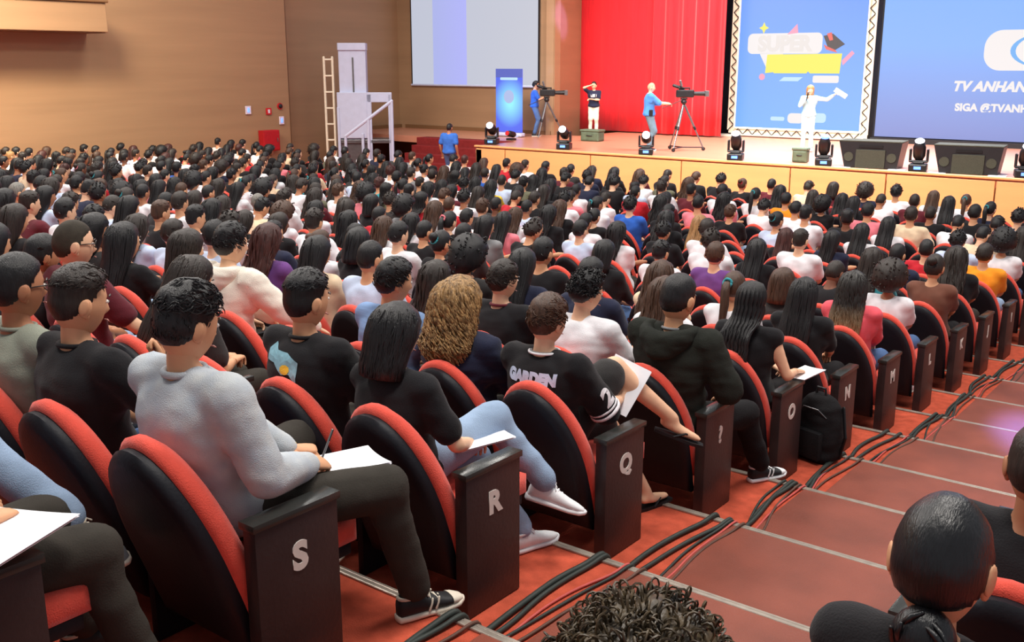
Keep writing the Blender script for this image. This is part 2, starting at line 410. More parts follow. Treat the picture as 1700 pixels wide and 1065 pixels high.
facetext('SUPER', .60, -13.2+xb, 3.88+zb, ban, mFaint, yo=-.0, offset=.03)
bp('star', [(-13.88+xb+.16*math.cos(math.radians(45*i))*(1 if i % 2 == 0 else .45), 4.36+zb+.17*math.sin(math.radians(45*i))*(1 if i % 2 == 0 else .45)) for i in range(8)], mTxtY)
bp('spark', [(-13.12+xb, 4.16+zb), (-12.82+xb, 4.46+zb), (-12.78+xb, 4.2+zb)], mTxtP, .008)
bp('graduation_cap', [(-12.0+xb, 4.10+zb), (-11.72+xb, 4.16+zb), (-11.34+xb, 3.86+zb), (-11.62+xb, 3.70+zb), (-11.86+xb, 3.80+zb)], mTxtK)
bp('cap_band', [(-11.98+xb, 3.86+zb), (-11.9+xb, 3.72+zb), (-11.55+xb, 3.62+zb), (-11.62+xb, 3.70+zb), (-11.86+xb, 3.80+zb)], mTxtR)
bp('cap_tassel', [(-11.9+xb, 4.16+zb), (-11.76+xb, 4.2+zb), (-11.7+xb, 3.98+zb), (-11.8+xb, 3.96+zb)], mTxtR, .008)
bp('arrow', [(-11.40+xb, 3.40+zb), (-11.12+xb, 3.68+zb), (-11.04+xb, 3.6+zb), (-11.36+xb, 3.26+zb)], mTxtP)
bp('dash', [(-13.3+xb, 2.80+zb), (-12.7+xb, 2.80+zb), (-12.55+xb, 2.92+zb), (-13.15+xb, 2.92+zb)], mTxtC)
bp('sponsor_block', rrect(-12.24+xb, -11.45+xb, 2.76+zb, 2.97+zb, .05), mTxtW)
bp('spot', [(-13.86+xb+.10*math.cos(a), 2.92+zb+.1*math.sin(a)) for a in [i*.7 for i in range(9)]], mTxtP)
bp('sponsor_mark', rrect(-13.5+xb, -13.05+xb, 1.62+zb, 1.74+zb, .05), mTxtC)
bp('sponsor_mark', rrect(-12.95+xb, -12.45+xb, 1.56+zb, 1.86+zb, .12), mTxtW); bp('sponsor_mark', rrect(-12.2+xb, -11.75+xb, 1.60+zb, 1.88+zb, .1), mTxtC)

mProj = screenmat('projection_white', (196, 201, 218), (200, 203, 216), 'X', -2.7, 2.7, .95)
mProjB = screenmat('painted_beam_blue', (176, 184, 240), (180, 184, 254), 'X', -1.6, -.2, .95)  # bluish light beam on the screen, painted as a glowing band of colour
pj = thing('projection_screen', 'large white projection screen with pale blue light band on wooden side wall', 'screen', (-22.72, 26.93, 2.6))
obj('fabric', MB().box((0, 0, 2.0), (5.46, .03, 3.94)).mesh('fab'), mProj, pj)
obj('painted_beam', MB().box((-.98, -.019, 2.0), (1.5, .006, 3.94)).mesh('str'), mProjB, pj)
obj('bottom_bar', MB().tube([(-2.78, -.01, 0), (2.78, -.01, 0)], .035, 8).mesh('bar'), mWhiteP, pj)
obj('side_border', MB().box((-2.75, 0, 2.0), (.05, .035, 3.94)).mesh('bo'), mBlack, pj); obj('side_border', MB().box((2.75, 0, 2.0), (.05, .035, 3.94)).mesh('bo'), mBlack, pj)

# ---- roll-up banner
mRoll = screenmat('rollup_glow', (150, 246, 255), (78, 104, 246), 'Z', .12, .78, .95)  # blue and cyan glow put into the sheet as an emissive radial gradient
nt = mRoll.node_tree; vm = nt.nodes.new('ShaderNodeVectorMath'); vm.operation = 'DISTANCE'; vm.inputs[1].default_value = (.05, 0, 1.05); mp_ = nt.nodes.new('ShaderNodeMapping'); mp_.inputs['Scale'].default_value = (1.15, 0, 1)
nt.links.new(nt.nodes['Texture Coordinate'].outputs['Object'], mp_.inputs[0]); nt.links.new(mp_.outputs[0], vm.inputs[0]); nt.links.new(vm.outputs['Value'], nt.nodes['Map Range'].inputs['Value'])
ru = thing('rollup_banner', 'glowing blue roll-up banner standing on the stage by the projection screen', 'banner', (-20.12, 25.6, STZ))
obj('sheet', MB().box((0, 0, 1.10), (1.04, .02, 1.92)).mesh('sh'), mRoll, ru)
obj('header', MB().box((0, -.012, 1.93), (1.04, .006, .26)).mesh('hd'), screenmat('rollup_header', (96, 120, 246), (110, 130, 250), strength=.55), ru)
obj('title_print', flat(rrect(-.34, .34, 1.72, 1.80, .03), -.012).mesh('ti'), mTxtC, ru)
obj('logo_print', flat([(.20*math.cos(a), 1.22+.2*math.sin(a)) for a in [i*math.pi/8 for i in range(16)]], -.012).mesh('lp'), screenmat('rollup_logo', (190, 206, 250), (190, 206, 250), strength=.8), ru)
obj('cassette', MB().bbox((0, 0, .07), (1.1, .22, .11), .03).mesh('cas'), mWhiteP, ru)
obj('foot', MB().bbox((-.4, 0, .01), (.06, .4, .02), .005).mesh('ft'), mWhiteP, ru); obj('foot', MB().bbox((.4, 0, .01), (.06, .4, .02), .005).mesh('ft'), mWhiteP, ru)

# ---- moving-head lamps on the stage edge
def moving_head(x, y, label, tilt, pan, lens):
    t = thing('moving_head_light', label, 'stage light', (x, y, STZ), pan, 'moving-head lights along the stage edge')
    obj('base', MB().bbox((0, 0, .09), (.36, .36, .16), .03).bbox((0, 0, .19), (.22, .22, .05), .02).mesh('base'), mBlack, t)
    obj('base_display', MB().box((0, -.182, .09), (.14, .008, .06)).mesh('bd'), mLensB, t)
    ym = MB()
    for s_ in (-1, 1): ym.bbox((s_*.17, 0, .34), (.05, .12, .28), .02)
    ym.bbox((0, 0, .215), (.38, .14, .05), .02); obj('yoke', ym.mesh('yoke'), mBlack, t)
    R = Matrix.Rotation(tilt, 3, 'X'); c = Vector((0, 0, .42))
    hd = MB(); hd.tube([c+R@Vector((0, .17, 0)), c+R@Vector((0, .1, 0)), c+R@Vector((0, -.1, 0)), c+R@Vector((0, -.16, 0))], [.09, .125, .13, .11], 14)
    h = obj('lamp_head', soften(hd.mesh('head')), mBlack, t)
    obj('lens', MB().tube([c+R@Vector((0, -.245, 0)), c+R@Vector((0, -.262, 0))], .095, 14, round_=False).ell(c+R@Vector((0, -.262, 0)), (.09, .03, .09), R).mesh('lens'), lens, h)
    return t
mh = [(-18.5, 22.75, 'moving-head stage light left of the roll-up banner', -.5, .4, mLens), (-15.9, 22.6, 'moving-head stage light near the olive case', -.5, .35, mLens),
      (-13.3, 22.45, 'moving-head stage light at the feet of the cameraman', -.35, .5, mLens), (-10.85, 22.42, 'moving-head stage light with blue glow below the framed banner', -1.0, .3, mLens),
      (-8.72, 22.42, 'moving-head stage light beside the presenter and the wedge speaker', -1.1, .4, mLensB), (-6.66, 22.42, 'moving-head stage light between the two big wedge speakers', -1.1, .2, mLens),
      (-4.6, 22.42, 'moving-head stage light right of the second wedge speaker', -1.0, .3, mLens)]
for a in mh: moving_head(*a)

# ---- wedge speakers
def wedge(x, y, label):
    t = thing('wedge_speaker', label, 'speaker', (x, y, STZ), 0.12, 'wedge speakers on the stage edge')
    P = [(-.66, .56), (.66, .56), (.58, .0), (-.52, .0)]
    obj('cabinet', MB().extr(P, -.30, .38).mesh('cab'), mBlack, t)
    obj('top_trim', MB().bbox((0, .02, .575), (1.34, .64, .03), .01).mesh('tt'), mGrill, t)
    obj('grille', MB().bbox((.02, -.31, .20), (.62, .03, .40), .01).mesh('gr'), mGrill, t)
    for sx in (-.44, .46):
        obj('driver', MB().tube([(sx, -.315, .24), (sx, -.30, .24)], .10, 16, round_=False).mesh('drv'), mGrill, t)
    obj('handle_slot', MB().box((.02, -.305, .47), (.5, .02, .06)).mesh('slot'), mBlackF, t)
    for sx in (-.55, .6): obj('stage_sheet', MB().box((sx, -.35, .006), (.34, .2, .012)).mesh('sheet'), mPaper, t)
    return t
wedge(-7.75, 22.75, 'big black wedge speaker between two moving lights, nearer the presenter')
wedge(-5.74, 22.75, 'big black wedge speaker with olive grille farther from the presenter')

# ---- cameras on tripods
def camera_tripod(x, y, rz, label, h, dolly):
    t = thing('camera_tripod', label, 'tripod', (x, y, STZ), rz)
    hub = Vector((0, 0, h)); sp_ = .55
    for i in range(3):
        a = math.radians(90+120*i); ft = Vector((sp_*math.cos(a), sp_*math.sin(a), .06))
        l = obj('leg', MB().tube([hub+(ft-hub)*.05, hub+(ft-hub)*.55], .028, 8).tube([hub+(ft-hub)*.5, ft], .018, 8).mesh('leg'), mMetal, t)
        obj('clamp', MB().tube([hub+(ft-hub)*.53, hub+(ft-hub)*.57], .036, 8).mesh('cl'), mBlack, l)
        if dolly:
            obj('dolly_arm', MB().tube([(0, 0, .09), ft+Vector((0, 0, .03))], .018, 6).mesh('arm'), mBlack, t)
            obj('caster', MB().tube([ft+Vector((-.015, 0, -.01)), ft+Vector((.015, 0, -.01))], .05, 10, round_=False).mesh('cs'), mBlack, t)
    obj('pan_head', MB().ell((0, 0, h+.03), (.08, .08, .07)).bbox((0, 0, h+.11), (.12, .18, .05), .015).mesh('ph'), mBlack, t)
    obj('pan_bar', MB().tube([(.06, -.05, h+.08), (.14, -.55, h-.12)], .012, 6).mesh('pb'), mBlack, t)
    obj('camera_body', MB().bbox((0, .02, h+.24), (.16, .46, .2), .03).bbox((0, .0, h+.38), (.04, .3, .04), .015).bbox((0, -.13, h+.36), (.03, .03, .07), .01).bbox((0, .13, h+.36), (.03, .03, .07), .01).mesh('cb'), mBlack, t)
    obj('camera_lens', MB().tube([(0, .22, h+.24), (0, .5, h+.24), (0, .56, h+.24)], [.055, .065, .075], 12, round_=False).mesh('cl'), mBlack, t)
    obj('lens_hood', MB().bbox((0, .58, h+.24), (.19, .1, .15), .01).mesh('lh'), mMetal, t)
    obj('viewfinder', MB().tube([(-.1, -.02, h+.36), (-.14, -.26, h+.44)], .045, 8).mesh('vf'), mBlack, t)
    obj('monitor', MB().bbox((.02, -.1, h+.50), (.22, .05, .16), .01, rot=Matrix.Rotation(.3, 3, 'X')).mesh('mn'), mMetal, t)
    return t
camera_tripod(-13.22, 24.15, math.radians(-55), 'broadcast video camera on wheeled tripod in front of the red curtain', 1.22, True)
camera_tripod(-18.75, 25.7, math.radians(-50), 'broadcast video camera on grey tripod in front of the orange wall', 1.12, False)
# olive cases on stage
def case(x, y, w, h, label):
    t = thing('stage_case', label, 'case', (x, y, STZ), .05)
    obj('body', MB().bbox((0, 0, h*.42), (w, w*.6, h*.84), .05).mesh('b'), mGreenB, t); obj('lid', MB().bbox((0, 0, h*.9), (w*1.06, w*.64, h*.2), .03).mesh('l'), mGreenB, t)
    obj('handle', MB().tube([(-w*.15, -w*.33, h*.5), (0, -w*.36, h*.5), (w*.15, -w*.33, h*.5)], .012, 6).mesh('h'), mBlack, t)
case(-17.0, 25.6, .62, .34, 'olive green equipment case on the stage in front of the navy T-shirt woman')
case(-9.45, 22.9, .36, .34, 'small olive green case on the stage edge at the feet of the presenter')
t = thing('floor_lamp_can', 'small dark floor spotlight with red lens below the roll-up banner', 'stage light', (-19.1, 24.4, STZ))
obj('can', MB().tube([(0, .1, .16), (0, -.1, .2)], .09, 12).mesh('c'), mBlack, t); obj('bracket', MB().bbox((0, 0, .03), (.24, .2, .06), .01).mesh('b'), mBlack, t)
obj('lens', MB().tube([(0, -.19, .215), (0, -.2, .217)], .07, 12, round_=False).mesh('l'), mSign, t)

# ---- white platform lift beside the stairs
lf = thing('platform_lift', 'white platform lift tower with ladder frame beside the stage stairs', 'lift', (-23.75, 22.9, 0), .70)
def LB(name, c, d, m=mWhiteP, bev=.015): return obj(name, MB().bbox((c[0]*.72, c[1], c[2]), (d[0]*.72, d[1], d[2]), bev).mesh(name), m, lf)
LB('tower', (-.45, .2, 2.0), (1.16, .5, 3.72)); LB('tower_cap', (-.45, .18, 3.82), (1.2, .56, .22)); 
LB('slot', (-.42, -.06, 2.95), (.07, .02, 1.1), mMetal, .004)
LB('lower_panel', (-.50, -.10, 1.75), (1.28, .12, 1.4)); LB('gate_header', (.67, -.10, 2.3), (1.08, .1, .3)); LB('gate_post', (1.12, -.10, 1.2), (.14, .1, 2.4)); LB('gate_post', (.22, -.10, 1.2), (.22, .1, 2.4))
LB('deck', (0, .3, .95), (2.3, .9, .12), mMetal); LB('skirt', (-.5, -.06, .5), (1.2, .06, .9), mMetal); LB('corner_post', (-1.1, -.12, 1.0), (.12, .12, 2.0)); LB('corner_post', (-.08, -.14, .6), (.12, .12, 1.2))
lad = MB()
for x in (-1.2, -.94): lad.tube([(x, .05, .1), (x, .05, 3.5)], .04, 6)
obj('ladder_frame', lad.mesh('lad'), mCream, lf)
for i in range(7): obj('rung', MB().bbox((-1.07, .05, .5+i*.49), (.26, .06, .05), .01).mesh('rung'), mCream, lf)
hr = thing('handrail', 'white sloping handrail in front of the platform lift', 'handrail', (-22.85, 22.15, 0), .70)
obj('top_rail', MB().tube([(-.68, 0, 1.18), (.74, 0, 2.22)], .05, 8).mesh('r'), mWhiteP, hr)
for x, zt in ((-.68, 1.18), (.02, 1.69), (.74, 2.22)): obj('post', MB().tube([(x, 0, .0), (x, 0, zt)], .045, 8).mesh('p'), mWhiteP, hr)
# ================================================================== seats
SX0, PITCH = -2.74, .57
def seat_x(k): return SX0-PITCH*k
def back_y(z): return -.10-.25*(z-.14)/.73
def arch(w, z0, zc, top, n=12):
    P = [(-w*.94, z0), (w*.94, z0)]
    for i in range(n+1):
        a = math.pi*i/n; P.append((w*math.cos(a), zc+(top-zc)*math.sin(a)))
    return P
def back_loft(mb, layers):
    """layers: (outline, y-offset from the back plane)"""
    R = [[(x, back_y(z)+dy, z) for x, z in P] for P, dy in layers]
    return mb.rings(R)
ns = 20
shell_me = soften(back_loft(MB(), [(arch(.20, .20, .46, .79, ns), -.062), (arch(.235, .15, .45, .832, ns), -.052), (arch(.25, .13, .44, .852, ns), -.03), (arch(.25, .13, .44, .852, ns), .0)]).mesh('back_shell'), 50)
cush_me = soften(back_loft(MB(), [(arch(.25, .24, .44, .862, ns), -.004), (arch(.264, .23, .44, .885, ns), .018), (arch(.264, .23, .44, .885, ns), .05), (arch(.25, .26, .45, .855, ns), .078), (arch(.18, .32, .46, .76, ns), .088)]).mesh('back_cushion'), 60)
seatc_me = soften(MB().bbox((0, .10, .40), (.49, .50, .11), .04).mesh('seat_cushion'), 60)
pan_me = soften(MB().bbox((0, .10, .33), (.46, .44, .05), .015).mesh('seat_pan'), 40)
arm_me = soften(MB().bbox((-.283, -.0, .29), (.04, .34, .58), .012).mesh('arm_panel'), 40)
armcap_me = soften(MB().bbox((-.283, .0, .60), (.05, .37, .032), .012).mesh('armrest'), 40)
endp_me = soften(MB().bbox((.2975, 0, .30), (.065, .345, .60), .012).mesh('end_panel'), 40)
endcap_me = soften(MB().bbox((.2975, 0, .612), (.080, .365, .032), .012).mesh('armrest'), 40)
low_seat = MB().addmesh(MB().rings([[(x, back_y(z)+dy, z) for x, z in arch(*a, 8)] for a, dy in (((.23, .15, .45, .84), -.05), ((.25, .13, .44, .852), 0.0))]).mesh('l'), mi=1)
low_seat.addmesh(MB().rings([[(x, back_y(z)+dy, z) for x, z in arch(*a, 8)] for a, dy in (((.25, .24, .44, .868), 0.0), ((.264, .23, .44, .885), .05), ((.2, .3, .45, .80), .085))]).mesh('l'), mi=0)
low_seat_me = low_seat.mesh('low_seat')
ORD = ['first', 'second', 'third', 'fourth', 'fifth', 'sixth', 'seventh', 'eighth', 'ninth', 'tenth', 'eleventh', 'twelfth', 'thirteenth', 'fourteenth', 'fifteenth', 'sixteenth', 'seventeenth', 'eighteenth', 'nineteenth', 'twentieth']
def ordn(i):
    if i < 20: return ORD[i]
    t = {2: 'twenty', 3: 'thirty'}[(i+1)//10]
    return {2: 'twentieth', 3: 'thirtieth'}[(i+1)//10] if (i+1) % 10 == 0 else t+'-'+ORD[(i+1) % 10-1]
LET = {n: 'TSRQPONMLKJIHGFEDC'[n+1] for n in range(-1, 17)}
def project(p):
    v = Vector(p)-Vector((0, 0, CAMZ)); d = v.dot(fw)
    return (850+FPX*v.dot(rt)/d, 532.5-FPX*v.dot(up)/d, d) if d > .2 else (-9e3, 0, d)
letter_cache = {}
def letter_mesh(ch):
    if ch not in letter_cache: letter_cache[ch] = textmesh(ch, .130, .0065, 0, .0015)
    return letter_cache[ch]
def build_seat(x, y, z, label, endlet=None, mirror=False, group='red and black theatre seats in rows'):
    t = thing('theatre_seat', label, 'seat', (x, y, z), 0, group)
    obj('back_shell', shell_me, mShell, t); obj('back_cushion', cush_me, mRed, t); obj('seat_cushion', seatc_me, mRed, t); obj('seat_pan', pan_me, mShell, t)
    a = obj('arm_panel', arm_me, mShell, t); obj('armrest', armcap_me, mCap, a)
    if mirror: a.scale = (-1, 1, 1)
    if endlet is not None:
        e = obj('end_panel', endp_me, mPanel, t); obj('armrest', endcap_me, mCap, e)
        if mirror: e.scale = (-1, 1, 1)
        elif endlet:
            l = obj('row_letter', letter_mesh('?' if endlet == 'P' else endlet), mLetter, e)
            l.rotation_euler = (math.pi/2, 0, math.pi/2); l.location = (.3315, .0, .455)
            l['label'] = 'white letter %s on the end panel' % endlet if endlet != 'P' else 'worn white letter on the end panel'
    return t
ALLSEATS = []
for n in range(-1, N_FRONT+1):
    for k in range(0, 39):
        x = seat_x(k)
        if x < -24.6: continue
        px, py, d = project((x, RY(n)-.1, RZ(n)+1.0))
        if n == -1:
            if k > 2: continue
        elif not (-70 < px < 1790): continue
        ALLSEATS.append((d, n, k))
ALLSEATS.sort()
NIND = 292
seat_ind = {(n, k) for d, n, k in ALLSEATS[:NIND]}
for d, n, k in ALLSEATS[:NIND]:
    L = LET[n]
    if k == 0: lab = 'red and black theatre seat at the aisle with end panel lettered %s' % L if L != 'P' else 'red and black theatre seat at the aisle between panels Q and O'
    else: lab = 'red-rimmed black theatre seat, row %s, %s from the aisle' % (L, ordn(k))
    build_seat(seat_x(k), RY(n), RZ(n), lab, L if k == 0 else None)
far = MB()
for d, n, k in ALLSEATS[NIND:]: far.addmesh(low_seat_me, Matrix.Translation((seat_x(k), RY(n), RZ(n))))
o = tag(obj('theatre_seats_far', far.mesh('far_seats', False), [mRed, mShell]), 'far rows of red-rimmed black theatre seats near the stage', 'seats'); o['kind'] = 'stuff'
# right-hand block beyond the aisle: only its first seats reach into the picture
RX = -.46
for n, lab in ((-1, 'theatre seat across the aisle under the curly-haired person'), (0, 'theatre seat across the aisle under the woman with a sleek bun'), (1, 'theatre seat across the aisle in front of the sleek bun'), (2, 'theatre seat across the aisle, farthest one in front of the boy')):
    build_seat(RX, RY(n), RZ(n), lab, '', True)
    if n >= 0: build_seat(RX+PITCH, RY(n), RZ(n), ['second theatre seat from the aisle beside the sleek bun', 'second theatre seat from the aisle, one row before the sleek bun', 'second theatre seat from the aisle, two rows before the sleek bun'][n], None, True)
# ================================================================== people
tmp_col = C
def remesh(mb, voxel, smooth=6, name='m', wr=0.0, wfreq=9.0, wseed=0.0):
    """fuse the collected shapes into one continuous skin"""
    me = mb.mesh(name); o = bpy.data.objects.new('tmp', me); C.objects.link(o)
    m = o.modifiers.new('r', 'REMESH'); m.mode = 'VOXEL'; m.voxel_size = voxel; m.adaptivity = 0
    if smooth:
        s = o.modifiers.new('s', 'SMOOTH'); s.factor = .5; s.iterations = smooth
    dg = bpy.context.evaluated_depsgraph_get(); out = bpy.data.meshes.new_from_object(o.evaluated_get(dg)); out.name = name
    bpy.data.objects.remove(o); bpy.data.meshes.remove(me)
    n = len(out.vertices)
    if wr and n:
        co = np.empty(n*3); out.vertices.foreach_get('co', co); co = co.reshape(-1, 3)
        no = np.empty(n*3); out.vertices.foreach_get('normal', no); no = no.reshape(-1, 3)
        sd = Vector((wseed, wseed*.7, 0))
        w = np.array([mnoise.noise(Vector((p[0]*wfreq, p[1]*wfreq, p[2]*wfreq*1.7))+sd)+.6*abs(mnoise.noise(Vector((p[0]*wfreq*.6, p[1]*wfreq*.6, p[2]*wfreq*2.2))+sd)) for p in co])
        co = co+no*(w*wr)[:, None]; out.vertices.foreach_set('co', co.ravel()); out.update()
    out.polygons.foreach_set('use_smooth', [True]*len(out.polygons))
    return out

def ik(a, c, l1, l2, pole):
    a, c = Vector(a), Vector(c); d = c-a; L = d.length
    if L > (l1+l2)*.995: c = a+d*((l1+l2)*.995/L); d = c-a; L = d.length
    L = max(L, abs(l1-l2)+.01)
    x = (L*L+l1*l1-l2*l2)/(2*L); h = math.sqrt(max(0, l1*l1-x*x)); u = d.normalized()
    p = Vector(pole)-a; p = p-u*p.dot(u); p = p.normalized() if p.length > 1e-5 else u.orthogonal().normalized()
    return a+u*x+p*h, c

# ---- head surface -----------------------------------------------------------
def sph(nu, nv):
    a = np.linspace(-np.pi/2+.03, np.pi/2-.03, nv); b = np.linspace(0, 2*np.pi, nu, endpoint=False)
    A, B = np.meshgrid(a, b, indexing='ij')
    return np.stack([np.cos(A)*np.sin(B), np.cos(A)*np.cos(B), np.sin(A)], -1)
def headpts(D, face=True):
    x, y, z = D[..., 0], D[..., 1], D[..., 2]
    t = np.clip(-z, 0, 1); X = x*.076*(1-.24*t**1.6); Y = np.where(y > 0, y*.094*(1-.10*t), y*.100*(1-.34*t**1.3)); Z = z*.119
    X = X*(1+.04*np.clip(z, 0, 1)*np.clip(-y, 0, 1))
    if face:
        fr = np.clip(y, 0, 1)**.7; g = lambda u, s, v, w: np.exp(-(u/s)**2-(v/w)**2)
        Y = Y+fr*(.014*g(x, .15, z+.10, .22)+.013*g(x, .16, z+.24, .10)-.010*g(np.abs(x)-.38, .17, z-.05, .11)+.004*g(np.abs(x)-.3, .3, z-.20, .09)
                  + .006*g(x, .28, z+.47, .055)+.005*g(x, .24, z+.60, .05)-.003*g(x, .25, z+.535, .03)+.009*g(x, .3, z+.85, .16))
        Y = Y-np.clip(y-.75, 0, 1)*.03*np.clip(1-np.abs(z), 0, 1)
    return np.stack([X, Y, Z], -1)
def grid_add(mb, P, mi=0):
    nv, nu = P.shape[:2]
    return mb.rings([[tuple(p) for p in row] for row in P], mi)
def head_mb(nu=36, nv=30, eyes=True):
    mb = MB(); grid_add(mb, headpts(sph(nu, nv)))
    for s_ in (-1, 1):
        R = Matrix.Rotation(s_*-.35, 3, 'Z')@Matrix.Rotation(-.2, 3, 'X')
        mb.ell((s_*.079, -.010, -.008), (.010, .021, .033), R, 10, 8)
        mb.ell((s_*.084, -.018, -.004), (.006, .017, .028), R, 10, 7)
        mb.ell((s_*.076, -.004, -.034), (.008, .010, .012), None, 8, 6)
        if eyes:
            mb.ell((s_*.030, .0805, .008), (.013, .009, .007), None, 10, 7, 1); mb.ell((s_*.030, .0875, .008), (.0055, .004, .0055), None, 8, 6, 2)
            mb.tube([(s_*.016, .094, .026), (s_*.032, .0925, .031), (s_*.048, .082, .027)], [.003, .004, .002], 6, 2)
    mb.tube([(-.018, .0975, -.063), (0, .1005, -.062), (.018, .0975, -.063)], [.002, .003, .002], 6, 3)
    return mb

# ---- hair -------------------------------------------------------------------
def hairline(D):
    a = np.arctan2(np.abs(D[..., 0]), D[..., 1])       # 0 front .. pi back
    return np.interp(a, [0, .55, 1.1, 1.45, 1.75, 2.2, np.pi], [.52, .50, .34, -.05, -.28, -.55, -.62])
def ssm(x): x = np.clip(x, 0, 1); return x*x*(3-2*x)
def cap_mb(top=.02, side=.012, nape=.008, rough=.004, freq=26, nu=40, nv=26, seed=1, line=0.0, fringe=0.0):
    D = sph(nu, nv); P = headpts(D, False); hl = hairline(D)+line
    if fringe: hl = hl-fringe*np.clip(D[..., 1], 0, 1)
    cov = ssm((D[..., 2]-hl)/.16)
    th = side+(top-side)*ssm((D[..., 2]-.15)/.55)
    th = np.where(D[..., 2] < -.1, side+(nape-side)*ssm((-.1-D[..., 2])/.4), th)
    nz = np.array([mnoise.noise(Vector((p[0]*freq*3, p[1]*freq*3, p[2]*freq*2))+Vector((seed*3.1, 0, 0))) for p in P.reshape(-1, 3)]).reshape(D.shape[:2])
    th = th+rough*nz*ssm((D[..., 2]+.1)/.4)
    off = th*cov-.008*(1-cov)
    return grid_add(MB(), P+D*off[..., None])
def strip4(mb, pts, rad):
    """thin four-sided strand"""
    R = []; u = None
    for i, p in enumerate(pts):
        t = (pts[min(i+1, len(pts)-1)]-pts[max(i-1, 0)]); t.normalize()
        u = t.orthogonal() if u is None else u-t*u.dot(t)
        u.normalize(); w = t.cross(u); r = rad[i]; R.append([p+u*r, p+w*r, p-u*r, p-w*r])
    mb.rings([[tuple(q) for q in r] for r in R])
def tufts(mb, n, length, rad, zmin, sweep, seed, curl=0.0, top=.015, turns=0.0, lift=.35):
    """fine strands rooted in the cap and combed along sweep (curled when turns is set)"""
    r = random.Random(seed); S_ = Vector(sweep)
    for i in range(n):
        z = r.uniform(zmin, .985); b = r.uniform(0, 2*math.pi); c = math.sqrt(1-z*z); d = np.array([[c*math.sin(b), c*math.cos(b), z]])
        if d[0, 1] > .35 and z < .80-.25*(1-d[0, 1]): continue
        if z < float(hairline(d)[0])+.10+.25*max(0, d[0, 1]): continue
        nrm = Vector(d[0]); p = Vector(headpts(d, False)[0])+nrm*(top*r.uniform(.55, .95))
        f = S_+Vector((r.gauss(0, .25), r.gauss(0, .25), r.gauss(0, .15))); f = (f-nrm*f.dot(nrm)*(1-lift)).normalized()
        L = length*r.uniform(.5, 1.1); side = nrm.cross(f).normalized(); m = 5 if not turns else 13; pts = []
        for k in range(m):
            t = k/(m-1); q = p+f*(L*t)-nrm*(L*.35*t*t)+nrm*(top*.25*math.sin(t*2.6))
            if turns: ph = t*turns+i; q = q+(side*math.cos(ph)+nrm*math.sin(ph))*curl
            elif curl: q = q+side*(curl*math.sin(t*5+i))
            pts.append(q)
        strip4(mb, pts, [rad*(.6+.4*math.sin(math.pi*(.15+.75*k/(m-1)))) if k < m-1 else rad*.15 for k in range(m)])
    return mb
LONG = [(.128, .020, .030, -.010), (.118, .050, .062, -.012), (.098, .072, .088, -.014), (.06, .090, .106, -.018), (.0, .098, .104, -.030), (-.06, .100, .090, -.046), (-.12, .103, .078, -.064),
        (-.19, .108, .058, -.100), (-.27, .112, .046, -.128), (-.34, .106, .038, -.140), (-.40, .088, .030, -.142), (-.44, .06, .018, -.142)]
def drape_mb(prof, rough=.006, nu=34, seed=1, wave_=0.0, part=True, kz=9.0):
    R = []
    for i, (z, rx, ry, cy) in enumerate(prof):
        ring = []
        for j in range(nu):
            a = 2*math.pi*j/nu; q = rough*mnoise.noise(Vector((math.cos(a)*4.5, math.sin(a)*4.5, z*kz+seed*5)))+rough*.7*mnoise.noise(Vector((math.cos(a)*11, math.sin(a)*11, z*3+seed*7)))
            w = wave_*math.sin(z*55+2*mnoise.noise(Vector((math.cos(a)*3, math.sin(a)*3, seed))))
            s_ = 1+(q+w)/max(rx, .03); zz = z
            if part and i < 3: zz = z-.006*math.exp(-(math.cos(a)/.25)**2)
            ring.append((math.cos(a)*rx*s_, cy+math.sin(a)*ry*s_, zz+(rough*2*mnoise.noise(Vector((a*3, seed, 1))) if i > len(prof)-3 else 0)))
        R.append(ring)
    return MB().rings(R[::-1])
def locks(mb, prof, n, rad, seed, curl=0.0, z0=.09):
    """separate strands lying on the draped volume"""
    r = random.Random(seed); zs = [p[0] for p in prof][::-1]; 
    def at(z, a):
        rx = np.interp(z, zs, [p[1] for p in prof][::-1]); ry = np.interp(z, zs, [p[2] for p in prof][::-1]); cy = np.interp(z, zs, [p[3] for p in prof][::-1])
        return Vector((math.cos(a)*rx*1.01, cy+math.sin(a)*ry*1.01, z))
    for i in range(n):
        a = r.uniform(math.pi*.92, math.pi*2.08); zb = r.uniform(zs[0], zs[0]+.12); zt = z0+r.uniform(-.05, .02); pts = []
        m = 9 if not curl else 16
        for k in range(m):
            t = k/(m-1); z = zt+(zb-zt)*t; q = at(z, a+.12*math.sin(t*3+i))
            if curl:
                ph = t*22+i; q += Vector((math.cos(ph)*curl, math.sin(ph)*curl, 0))*(.3+t)
            pts.append(q)
        mb.tube(pts, [rad*(.5+.5*math.sin(math.pi*min(1, .2+k/(m-1)))) for k in range(m)], 5)
    return mb
def cut(prof, zmin, end=.7):
    P = [p for p in prof if p[0] > zmin]; l = P[-1]; P.append((zmin, l[1]*end, l[2]*end, l[3])); P.append((zmin-.012, l[1]*.4, l[2]*.35, l[3])); return P
def merge(*ms):
    a = ms[0]
    for m in ms[1:]: a.add(m.v, m.f)
    return a
